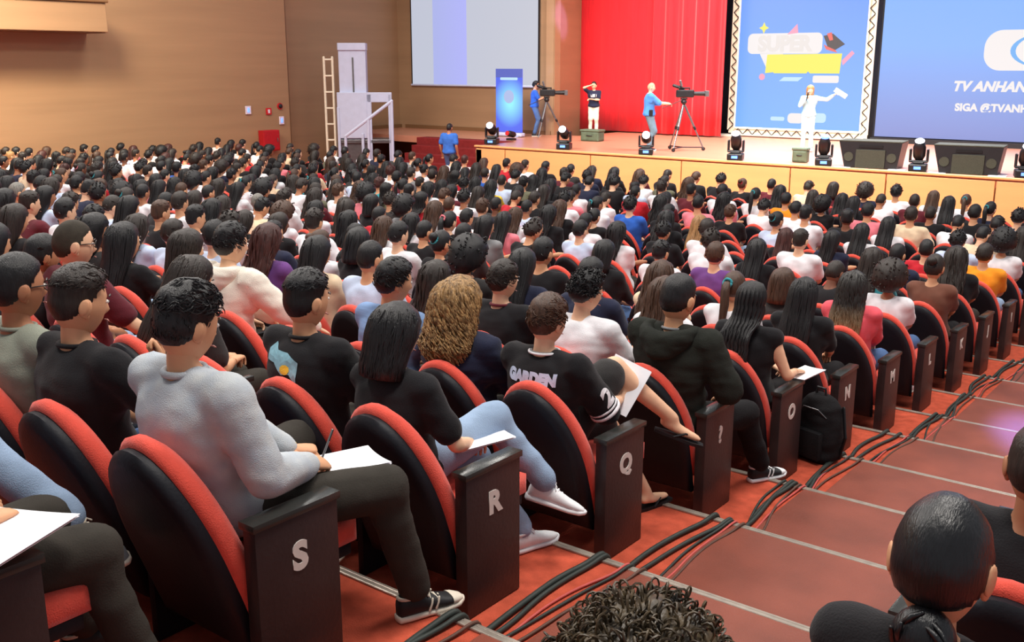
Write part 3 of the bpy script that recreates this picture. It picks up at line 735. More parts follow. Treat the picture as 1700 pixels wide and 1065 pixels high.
def hair_mesh(style, hero=False, seed=1):
    q = 1 if hero else 0; nu, nv = (44, 30) if hero else (26, 18)
    if style == 'crop':   mb = cap_mb(.014, .006, .003, .003, 30, nu, nv, seed, line=-.0)
    elif style == 'buzz': mb = cap_mb(.006, .004, .003, .001, 40, nu, nv, seed)
    elif style == 'fade':
        mb = cap_mb(.022, .004, .0022, .004, 26, nu, nv, seed)
        tufts(mb, 900 if hero else 60, .032, .0021 if hero else .005, .42, (.15, .9, .2), seed, .003, .020, lift=.2)
    elif style == 'short':
        mb = cap_mb(.022, .013, .006, .005, 22, nu, nv, seed)
        tufts(mb, 1000 if hero else 70, .036, .0026 if hero else .005, -.05, (.1, .7, -.2), seed, .003, .020, lift=.15)
    elif style == 'tousled':
        mb = cap_mb(.028, .012, .004, .008, 18, nu, nv, seed, fringe=.05)
        tufts(mb, 1100 if hero else 80, .040, .0022 if hero else .0055, .34, (.3, .6, .2), seed, .006, .027, lift=.18)
        if hero: tufts(mb, 900, .020, .0018, -.25, (.1, .35, -.8), seed+1, .002, .012, lift=.05)
    elif style == 'curlyshort':
        mb = cap_mb(.030, .020, .010, .010, 20, nu, nv, seed)
        tufts(mb, 460 if hero else 60, .022, .0030 if hero else .0055, -.1, (0, 0, .4), seed, .008, .030, 9.0, .6)
    elif style == 'bigcurl':
        mb = cap_mb(.036, .032, .02, .014, 18, nu, nv, seed)
        tufts(mb, 1800, .020, .0015, -.4, (0, 0, .3), seed, .0085, .037, 7.5, .7)
    elif style == 'afro':
        mb = cap_mb(.085, .075, .06, .012, 22, nu, nv, seed, line=-.15)
        tufts(mb, 500 if hero else 110, .02, .0045, -.5, (0, 0, .1), seed, .007, .09, 8.0, .7)
    elif style == 'long':
        mb = merge(cap_mb(.016, .014, .012, .003, 14, nu, nv, seed), drape_mb(LONG, .008, 40 if hero else 22, seed)); locks(mb, LONG, 90 if hero else 16, .0075, seed)
    elif style == 'wavy':
        pr = [(z, rx*1.10, ry*1.06, cy) for z, rx, ry, cy in LONG]
        mb = merge(cap_mb(.02, .018, .012, .004, 14, nu, nv, seed), drape_mb(pr, .014, 40 if hero else 22, seed, .006)); locks(mb, pr, 110 if hero else 20, .0085, seed, .007)
    elif style == 'curlylong':
        pr = [(z, rx*1.22, ry*1.18, cy-.004) for z, rx, ry, cy in cut(LONG, -.26)]
        mb = merge(cap_mb(.03, .028, .014, .008, 16, nu, nv, seed), drape_mb(pr, .020, 40, seed, .008, kz=16)); locks(mb, pr, 240, .0060, seed, .017, .11)
    elif style == 'bob':
        pr = [(z, rx*1.03, ry*1.02, cy+.004) for z, rx, ry, cy in cut(LONG, -.165, .96)]
        pr = [(z, rx*(1.0 if z > -.05 else .95), ry, cy) for z, rx, ry, cy in pr]
        mb = merge(cap_mb(.018, .016, .012, .002, 14, nu, nv, seed), drape_mb(pr, .004, 48 if hero else 22, seed)); locks(mb, pr, 120 if hero else 10, .005, seed)
    elif style in ('pony', 'bun', 'lowbun', 'braid'):
        mb = cap_mb(.016 if style != 'lowbun' else .011, .013 if style != 'lowbun' else .009, .010, .0025, 18, nu, nv, seed)
        if style == 'pony':
            mb.tube([(0, -.10, .05), (0, -.135, .04), (0, -.155, -.02), (.004, -.150, -.12), (0, -.155, -.24), (.005, -.15, -.32)], [.022, .030, .036, .036, .028, .008], 10, flat=.8)
        elif style == 'bun': mb.ell((0, -.105, .065), (.045, .042, .042), None, 14, 10)
        elif style == 'lowbun':
            mb.ell((0, -.080, -.118), (.056, .048, .062), None, 18, 12)
            for i in range(26):
                a = i*2.4; r_ = .046+.004*math.sin(i*5); mb.tube([Vector((math.cos(a+k*.35)*r_*(1-.1*k), -.088-.012*math.sin(k+i)-.03*math.cos(a*.3), -.118+math.sin(a+k*.35)*r_*1.15*(1-.08*k))) for k in range(6)], [.004, .006, .006, .006, .005, .002], 5)
        else:
            rr = random.Random(seed)
            for i in range(34):
                a = math.pi*(1.02+.96*i/33); x0, y0 = math.cos(a)*.092, math.sin(a)*.10-.006; zb = -.40+rr.uniform(-.05, .05); pts = []
                for k in range(15):
                    t = k/14; z = .06+(zb-.06)*t; yy = y0 if z > -.08 else y0+(-.155-y0)*min(1, (-.08-z)/.12)
                    if k == 0: pts += [Vector((x0*.12, -.02+y0*.1, .136)), Vector((x0*.6, y0*.6, .122)), Vector((x0*.93, y0*.93, .09))]
                    pts.append(Vector((x0*(1+.12*t)+.003*math.sin(k*2.4), yy-.004*(i % 3)+.003*math.cos(k*2.4), z)))
                mb.tube(pts, [.0085+.002*math.sin(k*2.2) for k in range(18)], 6)
    return soften(mb.mesh('hair_'+style), 75)
HAIRC = {}
def hairmat(nm):
    c = {'black': (22, 20, 22), 'darkbrown': (38, 30, 26), 'brown': (66, 44, 32), 'auburn': (62, 30, 26), 'golden': (146, 108, 68), 'grey': (112, 108, 102)}[nm]
    if nm not in HAIRC:
        HAIRC[nm] = mat('hair_'+nm, c, .44, .35, 30, .35, 90, .4, stretch=(3.0, 3.0, .35), col2=tuple(min(255, int(v*1.25+4)) for v in c))
    return HAIRC[nm]
def ombre(name, c0, c1, lo, hi):
    m = bpy.data.materials.new(name); m.use_nodes = True; nt = m.node_tree; p = nt.nodes['Principled BSDF']
    tc = nt.nodes.new('ShaderNodeTexCoord'); sp = nt.nodes.new('ShaderNodeSeparateXYZ'); nt.links.new(tc.outputs['Object'], sp.inputs[0])
    nz = nt.nodes.new('ShaderNodeTexNoise'); nz.inputs['Scale'].default_value = 40; ad = nt.nodes.new('ShaderNodeMath'); ad.operation = 'MULTIPLY_ADD'
    ad.inputs[1].default_value = .08; nt.links.new(nz.outputs['Fac'], ad.inputs[0]); nt.links.new(sp.outputs['Z'], ad.inputs[2])
    mr = nt.nodes.new('ShaderNodeMapRange'); mr.inputs['From Min'].default_value = lo; mr.inputs['From Max'].default_value = hi; nt.links.new(ad.outputs[0], mr.inputs['Value'])
    rp = nt.nodes.new('ShaderNodeValToRGB'); rp.color_ramp.elements[0].color = rgb(*c0); rp.color_ramp.elements[1].color = rgb(*c1)
    nt.links.new(mr.outputs[0], rp.inputs[0]); nt.links.new(rp.outputs[0], p.inputs['Base Color']); p.inputs['Roughness'].default_value = .5
    return m
SKIN = {'light': mat('skin_light', (232, 184, 150), .55, .05, 9, .05, 120, .35), 'tan': mat('skin_tan', (214, 158, 120), .55, .05, 9, .05, 120, .35),
        'brown': mat('skin_brown', (176, 120, 88), .55, .06, 9, .05, 120, .35), 'deep': mat('skin_deep', (124, 80, 60), .55, .06, 9, .05, 120, .35)}
mEyeW = mat('eye_white', (228, 222, 214), .3); mEyeD = mat('eye_dark', (30, 22, 18), .3); mLip = mat('lip', (160, 92, 84), .5)
CLOTH = {'black': (27, 26, 29), 'charcoal': (52, 50, 50), 'white': (232, 230, 234), 'light blue': (196, 210, 236), 'navy': (36, 40, 62), 'blue': (48, 96, 186), 'red': (186, 36, 48), 'pink': (232, 128, 140),
         'grey': (132, 132, 134), 'beige': (226, 202, 170), 'olive': (104, 104, 84), 'maroon': (96, 34, 44), 'orange': (240, 150, 40), 'yellow': (236, 196, 60), 'purple': (112, 68, 134), 'teal': (60, 150, 160), 'brown': (112, 72, 58), 'cream': (240, 214, 180), 'coral': (232, 92, 104)}
def cloth(nm): return mat('cloth_'+nm.replace(' ', '_'), CLOTH[nm], .9, .10, 12, .25, 200, .2, sheen=.1)
mJeans = mat('denim_light', (150, 172, 200), .9, .16, 7, .35, 260, .2); mJeansD = mat('denim_blue', (78, 104, 146), .9, .16, 7, .35, 260, .2)
mTrouser = mat('trouser_dark', (56, 52, 47), .92, .12, 10, .2, 200, .2)

# ---- bodies -----------------------------------------------------------------
class Pose:
    """seated (or standing) skeleton in local axes: origin on the floor under the seat, +Y ahead, +X to the person's right"""
    def __init__(s, female=False, lean=-9, torso=.50, side=0.0, twist=0.0, head=(0, 0, 0), rh=None, lh=None, rf=None, lf=None, re=None, le=None, rk=None, lk=None, hip=(0, -.05, .52), stand=False, hs=1.0, bulk=1.0, dx=0.0, curl=35, ls=1.0):
        s.female = female; s.hs = hs; s.bulk = bulk; s.curl = curl
        hip = Vector(hip)+Vector((dx, 0, 0)); s.hip = hip; l, sd = math.radians(lean), math.radians(side)
        ax = Vector((math.sin(sd), math.sin(l), math.cos(l)*math.cos(sd))).normalized(); s.ax = ax; s.L = torso
        bend = Vector((0, -.035, 0)) if not stand else Vector((0, 0, 0))
        s.mid = hip+ax*(torso*.5)+bend; s.neck = hip+ax*torso
        tw = math.radians(twist); R = Vector((math.cos(tw), math.sin(tw), -math.sin(sd))).normalized(); s.R = R; s.Fd = ax.cross(R).normalized()*-1
        s.Fd = R.cross(ax).normalized(); s.Fd = s.Fd if s.Fd.y > 0 else -s.Fd
        sw = (.165 if female else .188)*bulk; s.sw = sw
        s.sh = {1: s.neck+R*sw-ax*.055, -1: s.neck-R*sw-ax*.055}
        s.hj = {1: hip+Vector((.085, 0, 0)), -1: hip-Vector((.085, 0, 0))}
        d = {}
        ua, fa = (.26, .235) if female else (.285, .25)
        rh = rh or (.07, .24, .64); lh = lh or (-.07, .24, .64)
        s.el = {}; s.ha = {}
        for sd_, h, e in ((1, rh, re), (-1, lh, le)):
            e = e or (sd_*.6, -.25, .3 if not stand else .9); h = Vector(h)
            s.el[sd_], s.ha[sd_] = ik(s.sh[sd_], h, ua, fa, e)
        th, sn = (.42, .41) if female else (.45, .43)
        th, sn = th*ls, sn*ls
        rf = rf or (.11, .44, .09); lf = lf or (-.11, .44, .09); s.kn = {}; s.an = {}
        for sd_, f, k in ((1, rf, rk), (-1, lf, lk)):
            k = k or (sd_*.14, 1.4, 1.1); s.kn[sd_], s.an[sd_] = ik(s.hj[sd_], f, th, sn, k)
        yw, pt, rl = [math.radians(a) for a in head]
        s.hR = Matrix.Rotation(-yw, 3, 'Z')@Matrix.Rotation(-pt, 3, 'X')@Matrix.Rotation(rl, 3, 'Y')
        s.hc = s.neck+ax*.075+s.hR@Vector((0, .022, .075*hs))
        s.hT = Matrix.Translation(s.hc)@s.hR.to_4x4()@Matrix.Scale(hs, 4)
    def torso(s, mb, inf=0.0, top=1.0, bot=0.0, flare=0.0, n=22):
        f = s.female; b = s.bulk
        prof = [(-.10, .10, .09), (-.05, .160, .120), (.04, .172, .125), (.2, .150 if f else .158, .108), (.38, .142 if f else .160, .104), (.58, .155 if f else .172, .112), (.74, .165 if f else .186, .112), (.86, .150 if f else .176, .096), (.93, .105 if f else .125, .078), (.985, .062, .060), (1.03, .05, .05)]
        R = []
        for t, rx, ry in prof:
            if t > top or t < bot-.11: continue
            rx, ry = rx*b+inf+flare*max(0, .3-t), ry*b+inf+flare*max(0, .3-t)*.6; c = s.hip.lerp(s.mid, t*2) if t < .5 else s.mid.lerp(s.neck, t*2-1)
            k = .5-abs(t-.5); c = c+Vector((0, -.01*k, 0))
            ring = []
            for j in range(n):
                a = 2*math.pi*j/n; ca, sa = math.cos(a), math.sin(a); e = .85
                ring.append(tuple(c+s.R*(rx*math.copysign(abs(ca)**e, ca))+s.Fd*(ry*math.copysign(abs(sa)**e, sa))))
            R.append(ring)
        mb.rings(R)
        for sd_ in (1, -1):
            mb.tube([s.neck-s.ax*.045+s.R*sd_*.05, s.neck-s.ax*.055+s.R*sd_*s.sw*.6, s.sh[sd_]], [.052*b+inf, .056*b+inf, .060*b+inf], 12); mb.tube([s.sh[sd_]-s.R*sd_*.03, s.sh[sd_]-s.R*sd_*.05-s.ax*.12], [.062*b+inf, .07*b+inf], 12)
        if f: 
            for sd_ in (1, -1): mb.ell(s.mid.lerp(s.neck, .38)+s.R*sd_*.07+s.Fd*.085, (.062+inf, .05+inf, .06+inf))
        return mb
    def arm(s, mb, sd_, inf=0.0, upto=2.0, inf2=None):
        """upto: 1 = elbow, 2 = wrist"""
        a, e, h = s.sh[sd_], s.el[sd_], s.ha[sd_]; k = (.86 if s.female else 1.0)*s.bulk; inf2 = inf if inf2 is None else inf2
        if upto <= 1:
            q = a.lerp(e, upto); mb.tube([a, a.lerp(e, upto*.5), q], [.056*k+inf, .050*k+inf, .045*k+inf2], 10)
        else:
            mb.tube([a, a.lerp(e, .5), e], [.055*k+inf, .047*k+inf, .040*k+inf], 10)
            q = e.lerp(h, upto-1); mb.tube([e, e.lerp(q, .35), q], [.041*k+inf, .040*k+inf, (.040-.014*(upto-1))*k+inf2], 10)
        return mb
    def leg(s, mb, sd_, inf=0.0, upto=2.0, inf2=None):
        a, kn, an = s.hj[sd_], s.kn[sd_], s.an[sd_]; k = (.95 if s.female else 1.0)*s.bulk; inf2 = inf if inf2 is None else inf2
        q = kn if upto >= 1 else a.lerp(kn, upto)
        mb.tube([a, a.lerp(q, .45), q], [.088*k+inf, .076*k+inf, (.058 if upto >= 1 else .066)*k+inf2], 12)
        if upto > 1:
            q = kn.lerp(an, upto-1); d = (an-kn).normalized(); bk = Vector((0, -.018, 0))
            mb.tube([kn, kn.lerp(an, .3*(upto-1))+bk, q], [.057*k+inf, .054*k+inf, (.054-.018*(upto-1))*k+inf2], 12)
        return mb
def hand_mb(T, side, curl=35, spread=.0):
    """T maps hand axes (x to thumb side, y along fingers, z back of hand) into the world of the figure; wrist at the origin"""
    mb = MB(); sx = 1.0
    mb.rings([[(x*w+ox, y, z*h) for x, z in [(math.cos(a), math.sin(a)) for a in [i*math.pi/5 for i in range(10)]]] for y, w, h, ox in ((-.03, .026, .021, 0), (0, .028, .019, 0), (.03, .036, .017, .002), (.065, .041, .015, 0), (.088, .040, .012, 0), (.096, .030, .008, 0))])
    c = math.radians(curl)
    for i, (x, l) in enumerate(((.030, .072), (.011, .080), (-.009, .074), (-.028, .058))):
        p = Vector((x, .082, .0)); a = 0; pts = [p-Vector((0, .02, 0))]; pts.append(p)
        for j, f in enumerate((.45, .32, .25)):
            a += c*(.8, 1.1, .7)[j]*(1+.08*i); p = p+Vector((x*.05+spread*x, math.cos(a)*l*f, -math.sin(a)*l*f)); pts.append(p)
        mb.tube(pts, [.0095, .0092, .0088, .0080, .0066], 8)
    p = Vector((.026, .012, -.004)); mb.tube([p, p+Vector((.022, .026, -.008)), p+Vector((.030, .052, -.018)), p+Vector((.026, .074, -.028))], [.014, .0115, .0100, .0076], 8)
    return mb.xf(T)
def hand_T(p, sd_, palm=(0, 0, -1), fdir=None):
    """right hand: the thumb lies to the left of the fingers when the palm faces down; the left hand mirrors it"""
    y = Vector(fdir) if fdir else (p.ha[sd_]-p.el[sd_]); y.normalize(); z = -Vector(palm); z = (z-y*z.dot(y)).normalized(); x = y.cross(z)*(-1 if sd_ > 0 else 1)
    T = Matrix((x, y, z)).transposed().to_4x4(); T.translation = p.ha[sd_]; return T
HEADLO = head_mb(24, 20, False); HEADHI = head_mb(44, 38, True)
def body_mesh(p, hi=True, voxel=.014, fd=None, palm=None, legs=True, feet=False, handcurl=None):
    mb = MB(); p.torso(mb); mb.tube([p.neck-p.ax*.06, p.neck+p.ax*.03, p.hc-p.hR@Vector((0, .012, .05))], [.062, .052, .050] if not p.female else [.054, .045, .043], 12)
    for sd_ in (1, -1):
        p.arm(mb, sd_)
        if legs: p.leg(mb, sd_)
        if feet:
            a = p.an[sd_]; f = Vector(feet[sd_] if isinstance(feet, dict) else (0, 1, 0)).normalized(); dn = Vector((0, 0, -1)); dn = (dn-f*dn.dot(f)).normalized()
            mb.tube([a+dn*.03-f*.03, a+dn*.045+f*.06, a+dn*.055+f*.15], [.036, .037, .026], 10, flat=.75)
    me = remesh(mb, voxel, 5, 'body')
    out = MB().addmesh(me, mi=0); bpy.data.meshes.remove(me)
    h = HEADHI if hi else HEADLO
    hv = np.array(h.v); T = np.array(p.hT); hv = hv@T[:3, :3].T+T[:3, 3]
    b = len(out.v); out.v.extend(map(tuple, hv.tolist())); out.f.extend([tuple(i+b for i in f) for f in h.f]); out.m.extend(h.m)
    if hi:
        for sd_ in (1, -1):
            hm = hand_mb(hand_T(p, sd_, (palm or {}).get(sd_, (0, 0, -1)), (fd or {}).get(sd_)), sd_, (handcurl or {}).get(sd_, p.curl)); out.add(hm.v, hm.f, 0)
    else:
        for sd_ in (1, -1): d = (p.ha[sd_]-p.el[sd_]).normalized(); out.tube([p.ha[sd_]-d*.02, p.ha[sd_]+d*.07, p.ha[sd_]+d*.13], [.026, .033, .018], 8)
    return soften(out.mesh('body'), 80)
def top_mesh(p, sleeve='short', voxel=.014, wr=.006, seed=0.0, inf=.012, loose=0.0):
    mb = MB(); p.torso(mb, inf+loose*.4, .985, 0, .03)
    for sd_ in (1, -1):
        if sleeve == 'short': p.arm(mb, sd_, inf+.006+loose, .72, inf+.014+loose)
        elif sleeve == 'half': p.arm(mb, sd_, inf+.008+loose, 1.0, inf+.018+loose)
        elif sleeve == 'long': p.arm(mb, sd_, inf+.004+loose, 1.93, inf+.006)
        elif sleeve == 'none': p.arm(mb, sd_, .006, .14, .004)
    return remesh(mb, voxel, 7, 'top', wr, 10, seed)
def trouser_mesh(p, upto=1.9, voxel=.015, wr=.005, seed=0.0, inf=.012, loose=0.0, hem=.012):
    mb = MB(); 
    R = []
    for t, rx, ry in ((-.10, .10, .09), (-.05, .162, .122), (.05, .172, .125), (.16, .162, .118), (.22, .155, .112)):
        c = p.hip.lerp(p.mid, t*2); b = p.bulk; i_ = inf-.006
        R.append([tuple(c+p.R*((rx*b+i_)*math.cos(a))+p.Fd*((ry*b+i_)*math.sin(a))) for a in [j*2*math.pi/20 for j in range(20)]])
    mb.rings(R)
    for sd_ in (1, -1): p.leg(mb, sd_, inf+loose, upto, inf+hem+loose)
    return remesh(mb, voxel, 4, 'trousers', wr, 9, seed)
# ---- footwear
mShoeW = mat('shoe_white', (236, 236, 238), .6, .04, 20, .1, 100); mShoeK = mat('shoe_black', (30, 29, 32), .6, .15, 20, .1, 100); mSoleW = mat('sole_cream', (226, 214, 196), .6, .06, 20); mLace = mat('lace', (214, 204, 186), .8, .1, 30)
def shoe_parts(length=.28):
    """toe towards +Y, ankle above the origin; sole bottom at z = -0.09"""
    def ring(y, w, z0, z1, e=.7, n=16):
        return [(w*math.copysign(abs(math.cos(a))**e, math.cos(a)), y, (z0+z1)/2+(z1-z0)/2*math.copysign(abs(math.sin(a))**e, math.sin(a))) for a in [i*2*math.pi/n for i in range(n)]]
    k = length/.28
    so = MB().rings([ring(y*k, w, -.09+lift, -.09+lift+h) for y, w, h, lift in ((-.085, .014, .022, .006), (-.078, .030, .030, .0), (-.03, .036, .030, .0), (.04, .038, .028, .0), (.12, .046, .026, .0), (.17, .040, .026, .003), (.195, .022, .022, .010), (.203, .008, .012, .016))])
    upm = MB().rings([ring(y*k, w, -.072, z1, .8) for y, w, z1 in ((-.080, .012, -.03), (-.074, .028, .0), (-.05, .035, .014), (-.01, .037, .012), (.02, .037, .004), (.06, .039, -.012), (.11, .043, -.030), (.155, .038, -.042), (.185, .022, -.052), (.194, .008, -.060))])
    lc = MB()
    for i in range(5):
        y = .03+i*.02; z = .006-.0105*(i+.5); s_ = 1 if i % 2 else -1
        lc.tube([(-.026, (y+.006*s_)*k, z-.006), (0, y*k, z+.007), (.026, (y-.006*s_)*k, z-.006)], .0042, 6)
    lc.tube([(-.004, .03*k, .012), (-.02, .025*k, .022), (-.03, .035*k, .010)], .003, 5); lc.tube([(.004, .03*k, .012), (.02, .025*k, .022), (.03, .035*k, .010)], .003, 5)
    col = MB(); P = [(.034*math.cos(a), -.025+.050*math.sin(a), .010+.005*math.sin(a)) for a in [i*2*math.pi/18 for i in range(19)]]; col.tube(P, .007, 6, round_=False)
    STR = []
    for s_ in (-1, 1):
        for dy in (0, .028):
            st = MB(); STR.append(st); st.tube([(s_*.0385, (.035+dy)*k, -.058), (s_*.0375, (.045+dy)*k, -.035), (s_*.033, (.05+dy)*k, -.018)], .0045, 6)
    tc = MB().rings([ring(y*k, w, -.071, z1, .8) for y, w, z1 in ((.138, .0425, -.034), (.158, .0395, -.038), (.187, .024, -.049), (.1965, .009, -.058))])
    return [soften(m.mesh(n), 60) for m, n in ((so, 'sole'), (upm, 'upper'), (lc, 'laces'), (col, 'collar'), (tc, 'toe_cap'))]+[[soften(m.mesh('stripe'), 60) for m in STR]]
SHOE = shoe_parts()
def put_shoe(person, p, sd_, fdir, mats, tilt_up=None, fit=.0):
    """mats: upper, sole, laces, stripes, toe"""
    a = p.an[sd_]; f = Vector(fdir).normalized(); z = Vector(tilt_up) if tilt_up else Vector((0, 0, 1)); z = (z-f*z.dot(f)).normalized(); x = f.cross(z)
    T = Matrix((x, f, z)).transposed().to_4x4(); T.translation = a
    u = obj('shoe', SHOE[1], mats[0], person); u.matrix_local = T
    for me, nm, m in ((SHOE[0], 'sole', mats[1]), (SHOE[2], 'laces', mats[2]), (SHOE[3], 'shoe_collar', mats[2]), (SHOE[4], 'toe_cap', mats[4])):
        if m: obj(nm, me, m, u)
    if mats[3]:
        for me in SHOE[5]: obj('side_stripe', me, mats[3], u)
    return u
def put_flipflop(person, p, sd_, fdir, upv):
    a = p.an[sd_]; f = Vector(fdir).normalized(); z = Vector(upv); z = (z-f*z.dot(f)).normalized(); x = f.cross(z)
    T = Matrix((x, f, z)).transposed().to_4x4(); T.translation = a
    mb = MB(); R = []
    for h in (-.090, -.075):
        R.append([(w*s_, y, h) for y, w, s_ in [(-.07, .024, 1), (-.02, .034, 1), (.06, .038, 1), (.13, .045, 1), (.19, .026, 1), (.19, .026, -1), (.13, .045, -1), (.06, .038, -1), (-.02, .034, -1), (-.07, .024, -1)]])
    o = obj('flip_flop', mb.rings(R).mesh('flip_flop'), mBlack, person); o.matrix_local = T
    obj('strap', MB().tube([(-.036, .03, -.078), (-.026, .085, -.045), (0, .125, -.055), (.026, .085, -.045), (.036, .03, -.078)], .006, 6).mesh('strap'), mBlack, o)

# ---- generic seated audience ---------------------------------------------------
POSES = [Pose(False, -10, .50, head=(4, 6, 0)), Pose(True, -9, .48, head=(0, 8, 0)), Pose(False, 6, .49, head=(6, 24, 0), rh=(.05, .30, .60), lh=(-.08, .3, .6)),
         Pose(True, -8, .48, head=(18, 2, 0), rh=(-.08, .16, .72), lh=(.06, .17, .76)), Pose(False, -11, .51, head=(-12, 3, 3), rh=(.27, .16, .66), lh=(-.1, .26, .62))]
GB = [body_mesh(p, False, .022) for p in POSES]
GT = [[top_mesh(p, s_, .020, .006, i*3.0+j) for j, s_ in enumerate(('short', 'long'))] for i, p in enumerate(POSES)]
GL = [trouser_mesh(p, 1.9, .024, .004, i) for i, p in enumerate(POSES)]
MALEH = ['crop', 'fade', 'short', 'tousled', 'curlyshort']; FEMH = ['long', 'wavy', 'bob', 'pony', 'bun', 'braid', 'afro']
GH = {s_: hair_mesh(s_, False, i+2) for i, s_ in enumerate(MALEH+FEMH)}
HWORD = {'crop': 'cropped', 'fade': 'faded short', 'short': 'short', 'tousled': 'tousled', 'curlyshort': 'short curly', 'long': 'long straight', 'wavy': 'long wavy', 'bob': 'bobbed', 'pony': 'ponytailed', 'bun': 'pinned-up', 'braid': 'braided', 'afro': 'big round', 'buzz': 'shaven', 'curlylong': 'long curly', 'lowbun': 'sleek', 'bigcurl': 'thick curly'}
CW = {'black': 'black', 'darkbrown': 'dark brown', 'brown': 'brown', 'auburn': 'reddish brown', 'golden': 'golden', 'grey': 'grey'}
TIE = {'pony': MB().tube([(.030*math.cos(a), .006*math.sin(a*3), .030*math.sin(a)) for a in [i*2*math.pi/16 for i in range(17)]], .011, 6, round_=False).mesh('tie', True), 'bun': MB().tube([(.040*math.cos(a), .012*math.sin(a), .040*math.sin(a)) for a in [i*2*math.pi/16 for i in range(17)]], .009, 6, round_=False).mesh('tie', True)}
def seated_person(x, y, z, rz, pi, hair, hc, topc, sl, skin, legm, label, sc=1.0, shoes=False):
    t = thing('person', label, 'person', (x, y, z), rz, 'seated audience'); t.scale = (sc,)*3
    p = POSES[pi]
    obj('body', GB[pi], [SKIN[skin], mEyeW, mEyeD, mLip], t)
    obj('top', GT[pi][sl], cloth(topc), t); obj('trousers', GL[pi], legm, t)
    h = obj('hair', GH[hair], hairmat(hc), t); h.matrix_local = p.hT
    if hair in ('pony', 'bun'):
        pos = Vector((0, -.128, .044)) if hair == 'pony' else Vector((0, -.092, .045))
        obj('hair_tie', TIE[hair], cloth(rp.choice(['teal', 'pink', 'black', 'red'])) if not (hair, topc) == ('pony', 'white') else cloth('teal'), t).matrix_local = p.hT@Matrix.Translation(pos)
    if shoes:
        for sd_ in (1, -1): put_shoe(t, p, sd_, (0, 1, 0), [mShoeW if random.random() < .5 else mShoeK, mSoleW, None, None, None])
    return t
def lower_person(mb, x, y, z, rz, pi, hair, hm, tm, sm):
    T = Matrix.Translation((x, y, z))@Matrix.Rotation(rz, 4, 'Z')
    mb.addmesh(LOB[pi], T, sm); mb.addmesh(LOT[pi], T, tm); mb.addmesh(LOH[hair], T@POSES[pi].hT, hm)
def decim(me, ratio):
    o = bpy.data.objects.new('t', me); C.objects.link(o); m = o.modifiers.new('d', 'DECIMATE'); m.ratio = ratio
    out = bpy.data.meshes.new_from_object(o.evaluated_get(bpy.context.evaluated_depsgraph_get())); bpy.data.objects.remove(o); out.materials.clear(); return out
LOB = [decim(m, .13) for m in GB]; LOT = [decim(m[0], .11) for m in GT]; LOH = {k: decim(m, .16) for k, m in GH.items()}

# people one can pick out: (row, seat) -> pose, hair, hair colour, top, long sleeve, skin
S = {}
def put(n, k, pi, hair, hc, top, sl=0, skin='tan', dx=0.0): S[(n, k)] = (pi, hair, hc, top, sl, skin, dx)
put(0, 2, 0, 'crop', 'black', 'olive', 0, 'brown'); put(1, 4, 0, 'crop', 'darkbrown', 'maroon', 0, 'tan'); put(1, 5, 0, 'short', 'black', 'black', 0, 'brown')
put(2, 5, 1, 'bob', 'black', 'light blue'); put(2, 6, 1, 'long', 'black', 'black'); put(2, 2, 4, 'short', 'darkbrown', 'light blue', 0, 'tan'); put(2, 4, 0, 'short', 'black', 'charcoal')
put(3, 8, 0, 'short', 'darkbrown', 'light blue', 0, 'light'); put(3, 7, 4, 'short', 'black', 'light blue', 0, 'light'); put(3, 6, 1, 'wavy', 'auburn', 'purple'); put(3, 5, 1, 'long', 'black', 'beige'); put(3, 4, 0, 'crop', 'black', 'light blue', 0, 'tan')
put(3, 3, 3, 'wavy', 'darkbrown', 'charcoal'); put(3, 2, 0, 'short', 'darkbrown', 'maroon', 0, 'light'); put(3, 1, 4, 'curlyshort', 'darkbrown', 'white', 0, 'light')
put(4, 6, 1, 'bob', 'black', 'black'); put(4, 4, 1, 'afro', 'black', 'charcoal', 1); put(4, 3, 1, 'long', 'black', 'navy'); put(4, 2, 0, 'short', 'black', 'navy', 0, 'brown'); put(4, 1, 1, 'wavy', 'brown', 'white', 0, 'light')
put(5, 2, 1, 'wavy', 'brown', 'cream'); put(5, 1, 1, 'pony', 'brown', 'white'); put(6, 1, 3, 'bob', 'brown', 'charcoal'); put(5, 4, 0, 'short', 'black', 'black', 1)
put(6, 4, 1, 'bob', 'black', 'black', 1); put(8, 7, 0, 'short', 'black', 'light blue', 0, 'light'); put(8, 8, 3, 'short', 'darkbrown', 'white'); put(7, 3, 4, 'short', 'brown', 'purple', 0, 'light'); put(8, 3, 1, 'long', 'black', 'black')
put(6, 7, 0, 'crop', 'black', 'charcoal', 0, 'brown'); put(6, 8, 0, 'crop', 'black', 'black'); put(5, 7, 0, 'short', 'black', 'white', 0, 'light'); put(6, 9, 1, 'wavy', 'brown', 'white', 0, 'light'); put(7, 8, 3, 'long', 'black', 'grey')
put(7, 15, 0, 'crop', 'grey', 'white', 0, 'tan'); put(7, 0, 1, 'afro', 'darkbrown', 'white', 0, 'brown'); put(8, 0, 1, 'bun', 'darkbrown', 'brown', 0, 'tan'); put(8, 1, 1, 'long', 'darkbrown', 'teal'); put(9, 0, 1, 'wavy', 'darkbrown', 'black'); put(10, 0, 0, 'short', 'darkbrown', 'orange', 0, 'tan')
put(14, 7, 0, 'short', 'black', 'orange'); put(4, 12, 1, 'long', 'black', 'white'); put(4, 16, 0, 'crop', 'grey', 'red'); put(5, 0, 1, 'long', 'black', 'black', 1); 
EMPTY = {(1, 2), (2, 3), (5, 3), (6, 3), (6, 5), (6, 6), (7, 2), (7, 5), (8, 5), (9, 4), (9, 7), (10, 5), (11, 4), (12, 6), (8, 2), (7, 6), (10, 2), (11, 7), (13, 5), (5, 5), (12, 2), (9, 2), (6, 2), (4, 5), (2, 8), (10, 8), (11, 2), (13, 9), (12, 10), (14, 4)}
